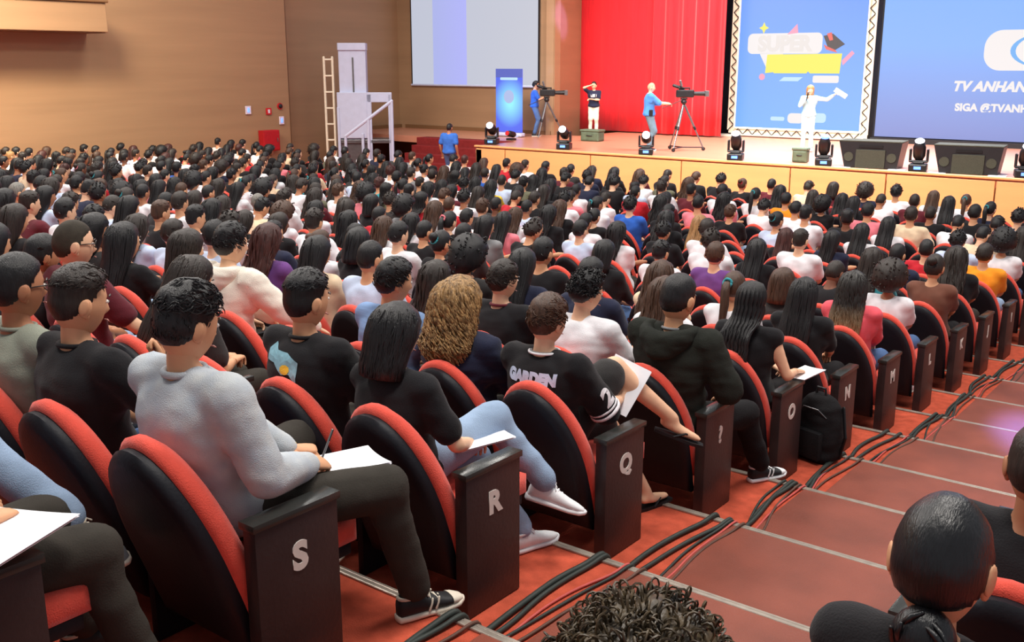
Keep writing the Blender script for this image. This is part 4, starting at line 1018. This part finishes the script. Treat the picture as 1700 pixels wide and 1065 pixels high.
HERO = {(-1, 0), (-1, 1), (0, 0), (0, 1), (0, 2), (1, 0), (1, 1), (1, 3), (1, 4), (2, 0), (2, 1), (2, 2), (2, 4), (2, 5), (2, 6), (3, 0), (3, 1), (3, 2), (4, 0), (5, 0), (6, 0)}
rp = random.Random(21)
def rand_spec():
    fem = rp.random() < .58
    hair = rp.choice(FEMH[:2]*4+['bob', 'pony', 'pony', 'bun', 'braid', 'afro']) if fem else rp.choice(MALEH)
    hc = rp.choices(['black', 'darkbrown', 'brown', 'auburn', 'golden'], [58, 28, 9, 4, 1])[0]
    top = rp.choices(['black', 'charcoal', 'white', 'light blue', 'navy', 'red', 'pink', 'grey', 'beige', 'maroon', 'olive', 'teal', 'yellow', 'blue'], [30, 8, 27, 6, 6, 3, 4, 4, 5, 4, 2, 1, 1, 2])[0]
    return (rp.choice([1, 1, 3]) if fem else rp.choice([0, 0, 2, 4]), hair, hc, top, int(rp.random() < .22), rp.choices(['light', 'tan', 'brown', 'deep'], [34, 36, 22, 8])[0], 0.0)
crowd = []
for d, n, k in ALLSEATS:
    spec = S.get((n, k)); r = rand_spec(); e = rp.random(); jx, jr, js, lg = rp.uniform(-.05, .05), rp.uniform(-.10, .06), rp.uniform(.955, 1.035), rp.choice([mTrouser, mJeansD, mJeans, mBlackF])
    if (n, k) in HERO or ((n, k) in EMPTY and spec is None) or (spec is None and e < .05): continue
    crowd.append((d, n, k, spec or r, jx, jr, js, lg))
NPER = 268
for d, n, k, sp, jx, jr, js, lg in crowd[:NPER]:
    pi, hair, hc, top, sl, skin, dx = sp
    lab = 'person with %s %s hair, %s top, row %s, %s seat from aisle' % (HWORD[hair], CW[hc], top, LET[n], ordn(k))
    seated_person(seat_x(k)+jx+dx, RY(n), RZ(n), jr, pi, hair, hc, top, sl, skin, lg, lab, js, k < 2 and n < 9)
cb = MB(); hm = {h: i for i, h in enumerate(CW)}; tm = {}; sm = {}
cmats = [hairmat(h) for h in CW]
for c_ in CLOTH: tm[c_] = len(cmats); cmats.append(cloth(c_))
for s_ in SKIN: sm[s_] = len(cmats); cmats.append(SKIN[s_])
for d, n, k, sp, jx, jr, js, lg in crowd[NPER:]:
    pi, hair, hc, top, sl, skin, dx = sp; lower_person(cb, seat_x(k)+jx, RY(n), RZ(n), jr, pi, hair, hm[hc], tm[top], sm[skin])
o = tag(obj('audience_far', cb.mesh('audience_far', True), cmats), 'far rows of seated audience between the nearer rows and the stage', 'crowd'); o['kind'] = 'stuff'
print('SEATS', len(ALLSEATS), 'CROWD', len(crowd), 'far tris', len(cb.f))
# ================================================================== people one can look at closely
def hero(n, k, P, hair, hm, top, sleeve, skin, legm, label, upto=1.92, sc=1.0, loc=None, rz=0.0, seed=1, loose=0.0, bare=False, fd=None, palm=None, hc=None, voxel=.013, wr=.007, tinf=.013, group='seated audience', hs_hair=True):
    loc = loc or (seat_x(k), RY(n), RZ(n))
    t = thing('person', label, 'person', loc, rz, group); t.scale = (sc,)*3
    feet = {1: P.footdir[1], -1: P.footdir[-1]} if bare else False
    obj('body', body_mesh(P, True, voxel*1.15, fd, palm, True, feet, hc), [SKIN[skin], mEyeW, mEyeD, mLip], t)
    tm_ = top_mesh(P, sleeve, voxel, wr, seed, tinf, loose); ob = obj('top', tm_, cloth(top) if isinstance(top, str) else top, t)
    obj('trousers' if upto > 1 else 'shorts', trouser_mesh(P, upto, voxel*1.3, .006, seed, hem=.012 if upto > 1 else .022), legm, t)
    h = obj('hair', hair_mesh(hair, True, seed), hairmat(hm) if isinstance(hm, str) else hm, t); h.matrix_local = P.hT
    t['top_part'] = ob.name
    return t, P, ob, h
def collar(t, P, m, r=.062, th=.009, name='collar'):
    pts = [P.neck+P.ax*.004+P.R*(r*math.cos(a))+P.Fd*(r*1.02*math.sin(a))+P.ax*(-.012*math.sin(a)) for a in [i*2*math.pi/24 for i in range(25)]]
    return obj(name, MB().tube(pts, th, 7, round_=False).mesh(name, True), m, t)
def hood(t, P, m, s_=1.0):
    """hood lying in folds on the upper back"""
    mb = MB(); c = P.neck-P.ax*.015-P.Fd*.02
    for q, rr, dz in ((0, .040, 0), (1, .036, -.035), (2, .030, -.065)):
        pts = [c+P.R*((.105-.012*q)*s_*math.cos(a))+P.Fd*((.10+.012*q)*math.sin(a)*s_-.01)+P.ax*(dz+.02*math.sin(a)+.018) for a in [math.pi*(.93+1.14*i/12) for i in range(13)]]
        mb.tube(pts, [rr*s_*(.55+.45*math.sin(math.pi*i/12)) for i in range(13)], 10)
    return obj('hood', remesh(mb, .012, 4, 'hood', .008, 14, 2), m, t)
def decal(name, t, ob, me, c, ux, uy, m, off=.004, flip=False):
    """project flat artwork (x,y) on the cloth: cast from outside along the plane normal"""
    bvh = BVHTree.FromObject(ob, bpy.context.evaluated_depsgraph_get()); ux, uy, c = Vector(ux).normalized(), Vector(uy).normalized(), Vector(c); nrm = ux.cross(uy).normalized()
    bm = bmesh.new(); bm.from_mesh(me); bmesh.ops.triangulate(bm, faces=bm.faces)
    bmesh.ops.subdivide_edges(bm, edges=[e for e in bm.edges if e.calc_length() > .03], cuts=2, use_grid_fill=True)
    for v in bm.verts:
        p = c+ux*v.co.x+uy*v.co.y; hit = bvh.ray_cast(p+nrm*.3, -nrm, .8)
        v.co = (hit[0]+nrm*off) if hit[0] is not None else p
    out = bpy.data.meshes.new(name); bm.to_mesh(out); bm.free(); out.materials.clear()
    return obj(name, out, m, t)
def glasses(t, P):
    mb = MB()
    for s_ in (-1, 1):
        mb.tube([(s_*.032+.024*math.cos(a), .098-.01*abs(math.cos(a)), .006+.019*math.sin(a)) for a in [i*2*math.pi/16 for i in range(17)]], .0022, 5, round_=False)
        mb.tube([(s_*.056, .088, .012), (s_*.076, .03, .012), (s_*.082, -.012, .008), (s_*.082, -.025, -.008)], .0024, 5)
    mb.tube([(-.008, .10, .01), (.008, .10, .01)], .0022, 5)
    o = obj('glasses', mb.mesh('glasses'), mBlack, t); o.matrix_local = P.hT
def sheet(label, c, sx, sy, ux, uy, bend=.02, n=2, printed=True, cat='paper', name='paper_sheets', clip=False):
    """sheets of paper: centre c (world), edge directions ux, uy"""
    ux, uy = Vector(ux).normalized(), Vector(uy); uy = (uy-ux*uy.dot(ux)).normalized(); nz = ux.cross(uy); T = Matrix((ux, uy, nz)).transposed().to_4x4(); T.translation = c
    t = thing(name, label, cat); t.matrix_world = T
    for q in range(n):
        N = 9; v = []; f = []
        for s_ in (0, 1):
            for i in range(N):
                for j in range(5):
                    x = sx*(i/(N-1)-.5); y = sy*(j/4-.5); z = bend*((2*x/sx)**2)-bend*.5*(2*y/sy)+q*.003*(1+2*(x/sx+.5))-s_*.0015
                    v.append((x+q*.006, y-q*.004, z))
        M_ = N*5
        for i in range(N-1):
            for j in range(4):
                a = i*5+j; f.append((a, a+5, a+6, a+1)); f.append((M_+a, M_+a+1, M_+a+6, M_+a+5))
        for i in range(N-1):
            for j in (0, 4): a = i*5+j; f.append((a, a+5, a+5+M_, a+M_))
        for j in range(4):
            for i in (0, N-1): a = i*5+j; f.append((a, a+1, a+1+M_, a+M_))
        o = obj('sheet', MB().add(v, f).mesh('sheet', False), mPaper, t)
    if clip: obj('printed_block', MB().box((-sx*.25, -sy*.44, .014+bend*.6), (sx*.3, .02, .002)).mesh('pb'), mPrint, t)
    return t
def wpt(t, p): return t.matrix_basis@Vector(p)
FW = (0, 1, 0)
mKhaki = cloth('charcoal')
# --- S: man in the pale sweater, writing
P = Pose(False, -12, .52, ls=1.13, head=(2, 12, 0), rh=(.175, .19, .675), lh=(.02, .25, .665), re=(.55, -.25, .15), le=(-.6, -.1, .3), rf=(.335, .53, .09), rk=(.85, .9, 1.5), lf=(-.22, .50, .09), lk=(-.5, 1.3, 1.2), hs=1.06, bulk=1.08, hip=(-.05, -.01, .53), curl=62)
mSweat = mat('sweater_knit', (180, 189, 199), .95, .05, 14, .4, 300, .15, col2=(192, 195, 196))
t, P, ob, h = hero(0, 0, P, 'tousled', 'black', mSweat, 'long', 'tan', mTrouser, 'man in pale grey sweater writing on his lap at panel S', seed=3, loose=.010, wr=.007, fd={1: (-.25, .9, -.25), -1: (.5, .8, -.1)}, palm={1: (-.5, 0, -1)})
collar(t, P, mSweat, .064, .012); obj('wristband', MB().tube([P.ha[-1]-(P.ha[-1]-P.el[-1]).normalized()*.01, P.ha[-1]+(P.ha[-1]-P.el[-1]).normalized()*.012], .033, 12, round_=False).mesh('wb'), cloth('yellow'), t)
for q in (.30, .55): 
    d = (P.ha[1]-P.el[1]).normalized(); c = P.el[1].lerp(P.ha[1], q)
put_shoe(t, P, 1, (.10, .30, 0), [mShoeK, mSoleW, mLace, mLace, mSoleW]); put_shoe(t, P, -1, (-.05, .3, 0), [mShoeK, mSoleW, mLace, mLace, mSoleW])
sheet('white exam sheets on the thigh of the man in the pale sweater', wpt(t, (.13, .39, .60)), .20, .28, (.95, -.32, -.05), (.30, .95, .02), .008, 3, clip=True)
pn = thing('pen', 'slim pen held by the man in the pale sweater', 'pen'); hb = wpt(t, P.ha[1]+Vector((-.03, .085, -.005)))
dv = Vector((-.10, .45, .55)).normalized(); obj('barrel', MB().tube([hb-dv*.035, hb+dv*.10], .0042, 8).mesh('b'), mMetal, pn); obj('clip', MB().tube([hb+dv*.06+Vector((.005, 0, 0)), hb+dv*.1+Vector((.005, 0, 0))], .0018, 5).mesh('c'), mBlack, pn)
# --- S second seat: black T-shirt, hand at the chin
P = Pose(False, -8, .505, head=(8, 8, 0), rh=(.0, .13, .90), re=(.4, .3, .4), lh=(-.1, .2, .62), rf=(.16, .48, .09), lf=(-.16, .48, .09), hs=1.05, bulk=1.04, dx=-.13, curl=70)
t, P, ob, h = hero(0, 1, P, 'fade', 'darkbrown', 'black', 'short', 'tan', mJeansD, 'young man in black T-shirt with faded hair beside the pale sweater', seed=5, fd={1: (-.3, .2, .9)}, palm={1: (-.3, -.9, .1)}); collar(t, P, cloth('black'))
# --- S third seat
P = Pose(False, -9, .505, head=(4, 4, 0), hs=1.06, bulk=1.03, dx=.03); mOl = mat('tee_olive_grey', (142, 146, 132), .9, .08, 12, .25, 200, .2)
t, P, ob, h = hero(0, 2, P, 'crop', 'black', mOl, 'short', 'brown', mTrouser, 'man with glasses in olive grey T-shirt, row S, third seat', seed=6); collar(t, P, mOl); glasses(t, P)
# --- T: people behind panel S of whom only the legs reach the picture
P = Pose(False, -8, .51, rf=(.24, .48, .09), lf=(-.13, .50, .09), rk=(.4, 1.3, 1.2), rh=(.16, .12, .68), lh=(-.1, .16, .66))
t, P, ob, h = hero(-1, 0, P, 'short', 'black', 'charcoal', 'short', 'tan', mTrouser, 'person in dark trousers with papers on the lap, row T at the aisle', seed=7)
sheet('large white papers on the lap of the person in dark trousers', wpt(t, (.16, .07, .665)), .42, .33, (.9, .42, -.02), (-.42, .9, .0), .008, 2)
for sd_ in (1, -1): put_shoe(t, P, sd_, FW, [mShoeK, mSoleW, mLace, None, None])
P = Pose(False, -8, .50, rf=(.34, .56, .40), rk=(-.2, 1.0, 1.9), lf=(-.1, .50, .09))
t, P, ob, h = hero(-1, 1, P, 'short', 'darkbrown', 'navy', 'short', 'tan', mJeans, 'person in light jeans with one leg crossed over, row T', seed=8)
put_shoe(t, P, 1, (.9, .3, -.25), [cloth('grey'), mSoleW, mLace, None, None], (.2, -.2, .9)); put_shoe(t, P, -1, FW, [cloth('grey'), mSoleW, mLace, None, None])
# --- R: bobbed woman, light jeans, white sneakers
P = Pose(True, -8, .435, head=(2, 10, 0), rh=(.07, .17, .60), lh=(-.08, .22, .60), re=(.5, -.2, .3), rf=(.235, .50, .335), rk=(-.10, .9, 1.7), lf=(.13, .46, .09), lk=(.1, 1.3, .9), dx=-.11, hs=1.03)
t, P, ob, h = hero(1, 0, P, 'bob', 'black', 'black', 'short', 'light', mJeans, 'woman with black bob in black T-shirt and light jeans at panel R', seed=9); collar(t, P, cloth('black'), .056)
put_shoe(t, P, 1, (.75, .55, -.30), [mShoeW, mShoeW, mShoeW, None, None], (.1, .2, 1)); put_shoe(t, P, -1, (.25, 1, 0), [mShoeW, mShoeW, mShoeW, None, None])
sheet('white sheets on the lap of the woman in light jeans', wpt(t, (.08, .19, .62)), .20, .27, (.9, -.3, -.1), (.3, .9, .05), .006, 2)
# --- R second seat: black T-shirt with a pale print on the back
P = Pose(False, -9, .505, head=(4, 4, 0), hs=1.06, bulk=1.03, dx=-.05)
t, P, ob, h = hero(1, 1, P, 'fade', 'black', 'black', 'short', 'tan', mTrouser, 'young man in black T-shirt with pale blue back print, row R', seed=11); collar(t, P, cloth('black'))
pc = P.mid.lerp(P.neck, .72)-P.R*.02; fm = lambda pts: MB().add([(x, y, 0) for x, y in pts], [tuple(range(len(pts)))]).mesh('art')
decal('back_print', t, ob, fm([(-.13, .02), (-.09, .05), (-.05, .03), (.02, .03), (.09, .00), (.09, -.09), (.05, -.05), (.0, -.06), (-.06, -.02), (-.12, -.02)]), pc, P.R, P.ax, mat('print_pale_blue', (140, 190, 206), .85, .15, 40))
decal('back_print_spot', t, ob, fm([(.02+.03*math.cos(a), -.035+.02*math.sin(a)) for a in [i*.7 for i in range(9)]]), pc, P.R, P.ax, cloth('yellow'), .006)
# --- R fourth seat: dark-haired, bent forward
P = Pose(True, 8, .44, head=(8, 22, 0)); t, P, ob, h = hero(1, 3, P, 'long', 'darkbrown', 'charcoal', 'short', 'tan', mTrouser, 'person bent forward with dark hair behind the pale sweater', seed=12)
# --- R fifth seat: shaven man with glasses
P = Pose(False, -7, .54, head=(18, 4, 0), hs=1.10, bulk=1.05, dx=-.25)
t, P, ob, h = hero(1, 4, P, 'buzz', mat('hair_shaven', (58, 52, 44), .7, .2, 30, .2, 200, .2), 'maroon', 'short', 'light', mTrouser, 'shaven-headed man with glasses in maroon shirt, row R', seed=13); glasses(t, P); collar(t, P, cloth('maroon'))
# --- Q: boy in black jersey, bare legs crossed, sheet in hand
P = Pose(False, -8, .455, head=(6, 8, 0), rh=(.13, .29, .69), lh=(-.06, .27, .68), re=(.42, -.05, .15), rf=(.32, .47, .55), rk=(.0, .8, 2.2), lf=(.16, .50, .09), lk=(.2, 1.3, .9), hs=1.02, bulk=.98, dx=-.075)
P.footdir = {1: (.80, .45, -.30), -1: (.2, 1, 0)}
t, P, ob, h = hero(2, 0, P, 'short', 'brown', 'black', 'half', 'light', cloth('charcoal'), 'boy in black sports jersey with crossed bare legs at panel Q', upto=.86, seed=14, bare=True, loose=.006)
put_flipflop(t, P, 1, P.footdir[1], (.25, .2, .9)); put_flipflop(t, P, -1, P.footdir[-1], (0, 0, 1))
collar(t, P, cloth('grey'), .064, .007); collar(t, P, cloth('white'), .074, .006, 'collar_stripe')
pc = P.mid.lerp(P.neck, .60); decal('jersey_name', t, ob, textmesh('GARDEN', .068, .006, 0, 0, 'CENTER', 1.0), pc, P.R, P.ax, cloth('light blue'))
ac = P.sh[1].lerp(P.el[1], .68); ad = (P.el[1]-P.sh[1]).normalized(); ux = ad.cross(P.R).normalized(); ux = ux if ux.y > 0 else -ux
decal('sleeve_number', t, ob, textmesh('2', .13, .006), ac, ux, -ad, cloth('pink') if False else cloth('white'))
for q, w in ((.90, .008), (.99, .012)):
    c = P.sh[1].lerp(P.el[1], q); pts = [c+ux*(.071*math.cos(a))+ad.cross(ux)*(.071*math.sin(a)) for a in [i*2*math.pi/20 for i in range(21)]]
    obj('cuff_stripe', MB().tube(pts, w, 6, round_=False).mesh('cs', True), cloth('white'), t)
sheet('white sheet held up by the boy in the black jersey', wpt(t, (.125, .27, .745)), .21, .26, (.93, .1, -.30), (.16, .55, .80), .006, 2)
# --- Q second seat: golden curls, navy sweatshirt
P = Pose(True, -9, .455, head=(0, 4, 0), bulk=1.12, dx=-.05, hs=1.07)
t, P, ob, h = hero(2, 1, P, 'curlylong', mat('hair_golden_curls', (96, 68, 42), .5, .4, 34, .5, 90, .3, stretch=(2, 2, .5), col2=(186, 146, 96)), 'navy', 'long', 'light', mTrouser, 'person with long golden curls in navy sweatshirt, row Q', seed=15, loose=.012, wr=.014); collar(t, P, cloth('navy'), .058, .012)
P = Pose(False, -4, .50, head=(22, 8, 0), hs=1.03, rh=(.06, .28, .70)); mStr = mat('shirt_blue_grey', (120, 146, 186), .9, .2, 14, .2, 150, .2, stretch=(.2, .2, 3))
t, P, ob, h = hero(2, 2, P, 'short', 'black', mStr, 'short', 'tan', mTrouser, 'man with thick dark hair in blue-grey shirt, row Q third seat', seed=16); collar(t, P, mStr)
# --- Q fifth seat: cream hoodie
P = Pose(False, 3, .53, head=(10, 6, 0), hs=1.10, bulk=1.16, dx=-.36, rh=(.06, .32, .66))
mCreamH = mat('hoodie_cream', (236, 228, 214), .92, .06, 10, .3, 160, .15)
t, P, ob, h = hero(2, 4, P, 'short', 'black', mCreamH, 'long', 'light', mTrouser, 'man in cream hoodie with short black hair, row Q', seed=17, loose=.014, wr=.009); hood(t, P, mCreamH, 1.42)
P = Pose(True, -8, .49, head=(10, 6, 0), hs=1.03, dx=-.1); t, P, ob, h = hero(2, 5, P, 'bob', 'darkbrown', 'charcoal', 'short', 'light', mTrouser, 'woman with dark bob beside the cream hoodie, row Q', seed=18)
P = Pose(True, -9, .46, head=(0, 2, 0), hs=1.08, dx=-.24); t, P, ob, h = hero(2, 6, P, 'long', 'black', 'black', 'short', 'tan', mTrouser, 'woman with long straight black hair in black, row Q', seed=19)
# --- P: broad man in dark hooded T-shirt
P = Pose(False, -6, .535, head=(6, 10, 0), rh=(.27, .14, .635), lh=(-.02, .26, .64), re=(.7, -.1, .3), rf=(.335, .56, .09), rk=(.65, 1.1, 1.2), lf=(-.05, .48, .09), hs=1.14, bulk=1.11, dx=.07)
mHd = mat('hoodie_dark_green', (40, 42, 38), .92, .10, 10, .3, 160, .15)
t, P, ob, h = hero(3, 0, P, 'crop', 'black', mHd, 'half', 'tan', mBlackF, 'broad man in dark hooded T-shirt between panels Q and O', seed=20, loose=.005, wr=.010); hood(t, P, mHd, 1.3); collar(t, P, cloth('grey'), .062, .008, 'undershirt_collar')
put_shoe(t, P, 1, (.14, .30, 0), [mShoeK, mShoeW, mShoeW, mShoeW, mShoeW]); put_shoe(t, P, -1, (0, 1, 0), [mShoeK, mShoeW, mShoeW, mShoeW, mShoeW])
P = Pose(False, -2, .49, head=(26, 12, 0), rh=(.17, .30, .76), re=(.5, 0, .3)); t, P, ob, h = hero(3, 1, P, 'curlyshort', 'black', 'white', 'short', 'light', mTrouser, 'young man with dark curls in white T-shirt beside the broad man', seed=21)
P = Pose(False, -8, .50, head=(16, 6, 0)); t, P, ob, h = hero(3, 2, P, 'short', 'darkbrown', 'black', 'short', 'light', mTrouser, 'young man with short brown hair in black shirt, row P', seed=22); collar(t, P, cloth('maroon'))
# --- O: braided woman in sleeveless black, writing
P = Pose(True, -6, .48, head=(6, 10, 0), rh=(.27, .17, .675), lh=(.06, .26, .66), re=(.55, -.2, .2), dx=.05)
t, P, ob, h = hero(4, 0, P, 'braid', 'black', 'black', 'none', 'light', mBlackF, 'woman with long braids in sleeveless black top at panel O', seed=23, fd={1: (-.1, .95, -.2)})
for sd_ in (1, -1): put_shoe(t, P, sd_, FW, [mShoeK, mSoleW, None, None, None])
sheet('white sheet under the hand of the braided woman at panel O', wpt(t, (.29, .27, .64)), .16, .24, (.95, -.2, .0), (.2, .95, .1), .004, 2)
P = Pose(True, -8, .48, head=(0, 6, 0)); t, P, ob, h = hero(5, 0, P, 'long', 'black', 'black', 'short', 'tan', mBlackF, 'woman with long black hair in black top at panel N', seed=24)
P = Pose(True, -8, .49, head=(0, 4, 0), bulk=1.06); t, P, ob, h = hero(6, 0, P, 'wavy', ombre('hair_ombre', (150, 118, 84), (30, 25, 22), -.30, -.08), 'coral', 'long', 'light', mJeansD, 'woman with ombre hair in coral pink top at panel M', seed=25)
# --- across the aisle
P = Pose(True, -6, .412, head=(-4, 10, 0), hs=1.07); t, P, ob, h = hero(0, 0, P, 'lowbun', mat('hair_sleek', (17, 17, 20), .36, .3, 20, .25, 60, .5, stretch=(5, 2, .6)), 'black', 'short', 'tan', mBlackF, 'woman with sleek black hair in a low bun across the aisle', loc=(RX+.01, RY(0), RZ(0)-.0), seed=26)
P = Pose(False, -6, .42, head=(0, 14, 0), hs=1.04); t, P, ob, h = hero(-1, 0, P, 'bigcurl', mat('hair_curl_brown', (44, 36, 28), .45, .4, 40, .3, 90, .4, col2=(92, 76, 52)), 'charcoal', 'short', 'tan', mTrouser, 'person with thick dark curls across the aisle behind the bun', loc=(RX-.06, RY(-1)-.02, RZ(-1)), seed=27)
P = Pose(False, -8, head=(-6, 8, 0), lf=(-.30, .58, .34), lk=(.1, .9, 1.7), dx=-.03, torso=.455); t, P, ob, h = hero(1, 0, P, 'crop', 'darkbrown', 'black', 'short', 'brown', mJeansD, 'boy with cropped dark hair across the aisle before the bun', loc=(RX+.03, RY(1), RZ(1)), seed=28)
put_shoe(t, P, -1, (-.6, .7, -.1), [mShoeW, mShoeW, mShoeW, None, None]); put_shoe(t, P, 1, FW, [mShoeW, mShoeW, mShoeW, None, None])

# ================================================================== people standing
def stander(loc, face, P, hair, hm, top, sleeve, skin, legm, label, shoes=(None, None), seed=1, **kw):
    rz = math.atan2(-face[0], face[1])
    t, P, ob, h = hero(0, 0, P, hair, hm, top, sleeve, skin, legm, label, loc=loc, rz=rz, seed=seed, voxel=.018, wr=.006, group=None, **kw)
    for sd_ in (1, -1): put_shoe(t, P, sd_, (sd_*.12, 1, 0), [shoes[0] or mShoeK, shoes[1] or mSoleW, None, None, None])
    return t, P, ob
ST = dict(stand=True, lean=1, hip=(0, 0, .93), rf=(.10, .0, .09), lf=(-.10, .02, .09), rk=(.1, 2, .5), lk=(-.1, 2, .5))
t, P, ob = stander((-18.2, 27.45, STZ), (.5, -.86), Pose(True, head=(10, 0, 0), rh=(.10, .12, 1.56), re=(.9, .2, 1.2), lh=(.06, .19, 1.14), le=(-.7, .0, 1.0), torso=.47, **ST), 'bun', 'darkbrown', 'navy', 'short', 'light', mat('trouser_pale', (206, 212, 196), .9, .05, 9), 'woman in navy T-shirt and pale trousers with raised hand before red curtain', seed=31)
decal('chest_print', t, ob, fm([(-.09, .05), (.09, .05), (.09, -.04), (-.09, -.05)]), P.mid.lerp(P.neck, .35), -P.R, P.ax, cloth('white'))
t, P, ob = stander((-13.95, 23.65, STZ), (.80, .60), Pose(False, head=(4, 4, 0), rh=(.10, .46, 1.20), lh=(-.06, .44, 1.22), re=(.4, -.5, .9), le=(-.4, -.5, .9), torso=.53, bulk=1.18, **ST), 'buzz', mat('hair_sparse', (180, 148, 120), .7, .1, 30), mat('polo_blue', (76, 140, 224), .9, .08, 12), 'half', 'light', mat('denim_grey', (104, 130, 146), .9, .15, 8), 'stout cameraman in bright blue shirt behind the wheeled tripod', (mShoeK, mShoeW), seed=32)
obj('belt_radio', MB().bbox((.21, .02, .98), (.06, .10, .16), .02).mesh('br'), mBlack, t)
t, P, ob = stander((-19.55, 26.15, STZ), (.80, .60), Pose(False, head=(0, 6, 0), rh=(.12, .34, 1.22), lh=(-.1, .34, 1.2), torso=.49, **ST), 'short', 'black', 'blue', 'short', 'tan', mJeansD, 'camera operator in blue T-shirt beside the roll-up banner', seed=33)
t, P, ob = stander((-10.55, 25.9, STZ), (.38, -.92), Pose(True, head=(-4, 0, 0), rh=(.08, .20, 1.34), re=(.6, -.1, .9), lh=(-.58, .16, 1.44), le=(-.3, -.3, .9), torso=.48, hs=.98, **ST), 'bob', 'golden', mat('blouse_cyan', (150, 200, 216), .85, .04, 9), 'long', 'light', mat('trouser_cyan', (160, 200, 214), .85, .04, 9), 'presenter in pale blue outfit with outstretched arm before the framed banner', (mShoeW, mShoeW), seed=34)
T0 = t; mic = thing('microphone', 'black handheld microphone held by the presenter', 'microphone'); a = wpt(T0, P.ha[1]+Vector((0, .07, -.03))); b = wpt(T0, P.ha[1]+Vector((-.03, .08, .14)))
obj('handle', MB().tube([a, b], [.015, .02], 8).mesh('h'), mBlack, mic); obj('head', MB().ell(b+(b-a).normalized()*.03, (.032, .032, .032)).mesh('g'), mMetal, mic)
sheet('white cue sheet in the outstretched hand of the presenter', wpt(T0, P.ha[-1]+Vector((-.16, .06, .05))), .34, .12, (-.8*.92, -.3, .5), (.0, -.2, 1), .004, 1, name='cue_sheet')
t, P, ob = stander((-19.05, 21.55, 0), (-.15, .98), Pose(False, head=(0, 4, 0), rh=(.26, .04, .88), lh=(-.26, .04, .88), re=(.5, -.6, 1.1), le=(-.5, -.6, 1.1), torso=.51, bulk=1.06, **ST), 'crop', 'black', mat('tee_royal', (52, 104, 190), .9, .08, 12), 'short', 'brown', mJeansD, 'man in royal blue T-shirt standing at the foot of the stage stairs', seed=35)

# ================================================================== cables, bag
mCab = mat('cable_black', (44, 50, 46), .6, .15, 20); mCabR = mat('cable_red', (196, 84, 78), .6, .1, 20); mCabB = mat('cable_brown', (92, 62, 50), .6, .1, 20)
def cable(label, m, r, off, seed, amp=.06):
    rr = random.Random(seed); pts = []
    for n in range(-1, 13):
        z, zn = RZ(n), RZ(n+1); y0, y1 = RY(n)-.38, RY(n)+.62
        for q in (.12, .3, .5, .7, .88): 
            x = -2.235+off+amp*math.sin((n+q)*1.7+seed*1.9)+.02*math.sin((n+q)*4.1+seed*7)+.02*math.sin((n+q)*6.28+.8)+rr.uniform(-.008, .008)
            pts.append((x, y0+(y1-y0)*q, z+r+.003))
        x = pts[-1][0]; pts.append((x+.005, y1-.04, z+r+.014)); pts.append((x+.01, y1+.012, z+r+.010)); pts.append((x+.012, y1+.035, zn+r+max(.02, (z-zn)*.45)))
    cu = bpy.data.curves.new('c', 'CURVE'); cu.dimensions = '3D'; sp = cu.splines.new('NURBS'); sp.points.add(len(pts)-1); sp.order_u = 3; sp.use_endpoint_u = True
    for i, p in enumerate(pts): sp.points[i].co = (*p, 1)
    cu.bevel_depth = r; cu.bevel_resolution = 2; cu.resolution_u = 3
    o = bpy.data.objects.new('c', cu); C.objects.link(o); me = bpy.data.meshes.new_from_object(o.evaluated_get(bpy.context.evaluated_depsgraph_get())); bpy.data.objects.remove(o)
    me.polygons.foreach_set('use_smooth', [True]*len(me.polygons))
    return tag(obj('floor_cable', me, m), label, 'cable', 'cables running down the aisle')
cable('thickest black cable in the bundle running down the aisle steps', mCab, .013, -.02, 1); cable('thick black cable alongside the thickest one down the aisle', mCab, .011, .01, 1.3); cable('medium dark cable wandering over the aisle steps', mCab, .007, .04, 2, .07)
cable('thin red cable running down the aisle steps', mCabR, .006, .075, 1.6, .06); cable('thin brown cable farthest from the seats on the aisle steps', mCabB, .007, .11, 1.9, .06)
bg = thing('backpack', 'black backpack standing on the floor between panels O and N', 'backpack', (-2.40, RY(4)+.47, RZ(4)), -.3)
mb = MB(); mb.rings([[(.15*w*math.copysign(abs(math.cos(a))**.6, math.cos(a)), .10*w*math.copysign(abs(math.sin(a))**.7, math.sin(a))+.02*z, z) for a in [i*2*math.pi/20 for i in range(20)]] for z, w in ((0, .8), (.03, 1), (.15, 1.05), (.28, 1), (.38, .88), (.44, .62), (.46, .3))])
obj('body', remesh(mb, .014, 4, 'bag', .01, 10, 4), mBlackF, bg); obj('front_pocket', soften(MB().bbox((0, -.105, .13), (.22, .06, .20), .025).mesh('fp')), mBlackF, bg)
obj('top_handle', MB().tube([(-.04, .0, .455), (-.03, 0, .50), (.03, 0, .50), (.04, 0, .455)], .010, 6).mesh('h'), mBlack, bg); obj('strap', MB().tube([(.14, .06, .38), (.2, .02, .2), (.15, .04, .04)], .014, 6, flat=.4).mesh('s'), mBlack, bg)
obj('zip', MB().tube([(-.11, -.075, .33), (-.06, -.10, .38), (.06, -.10, .38), (.11, -.075, .33)], .004, 5).mesh('z'), mMetal, bg)
for o in list(bpy.data.objects):
    if 'top_part' in o: del o['top_part']
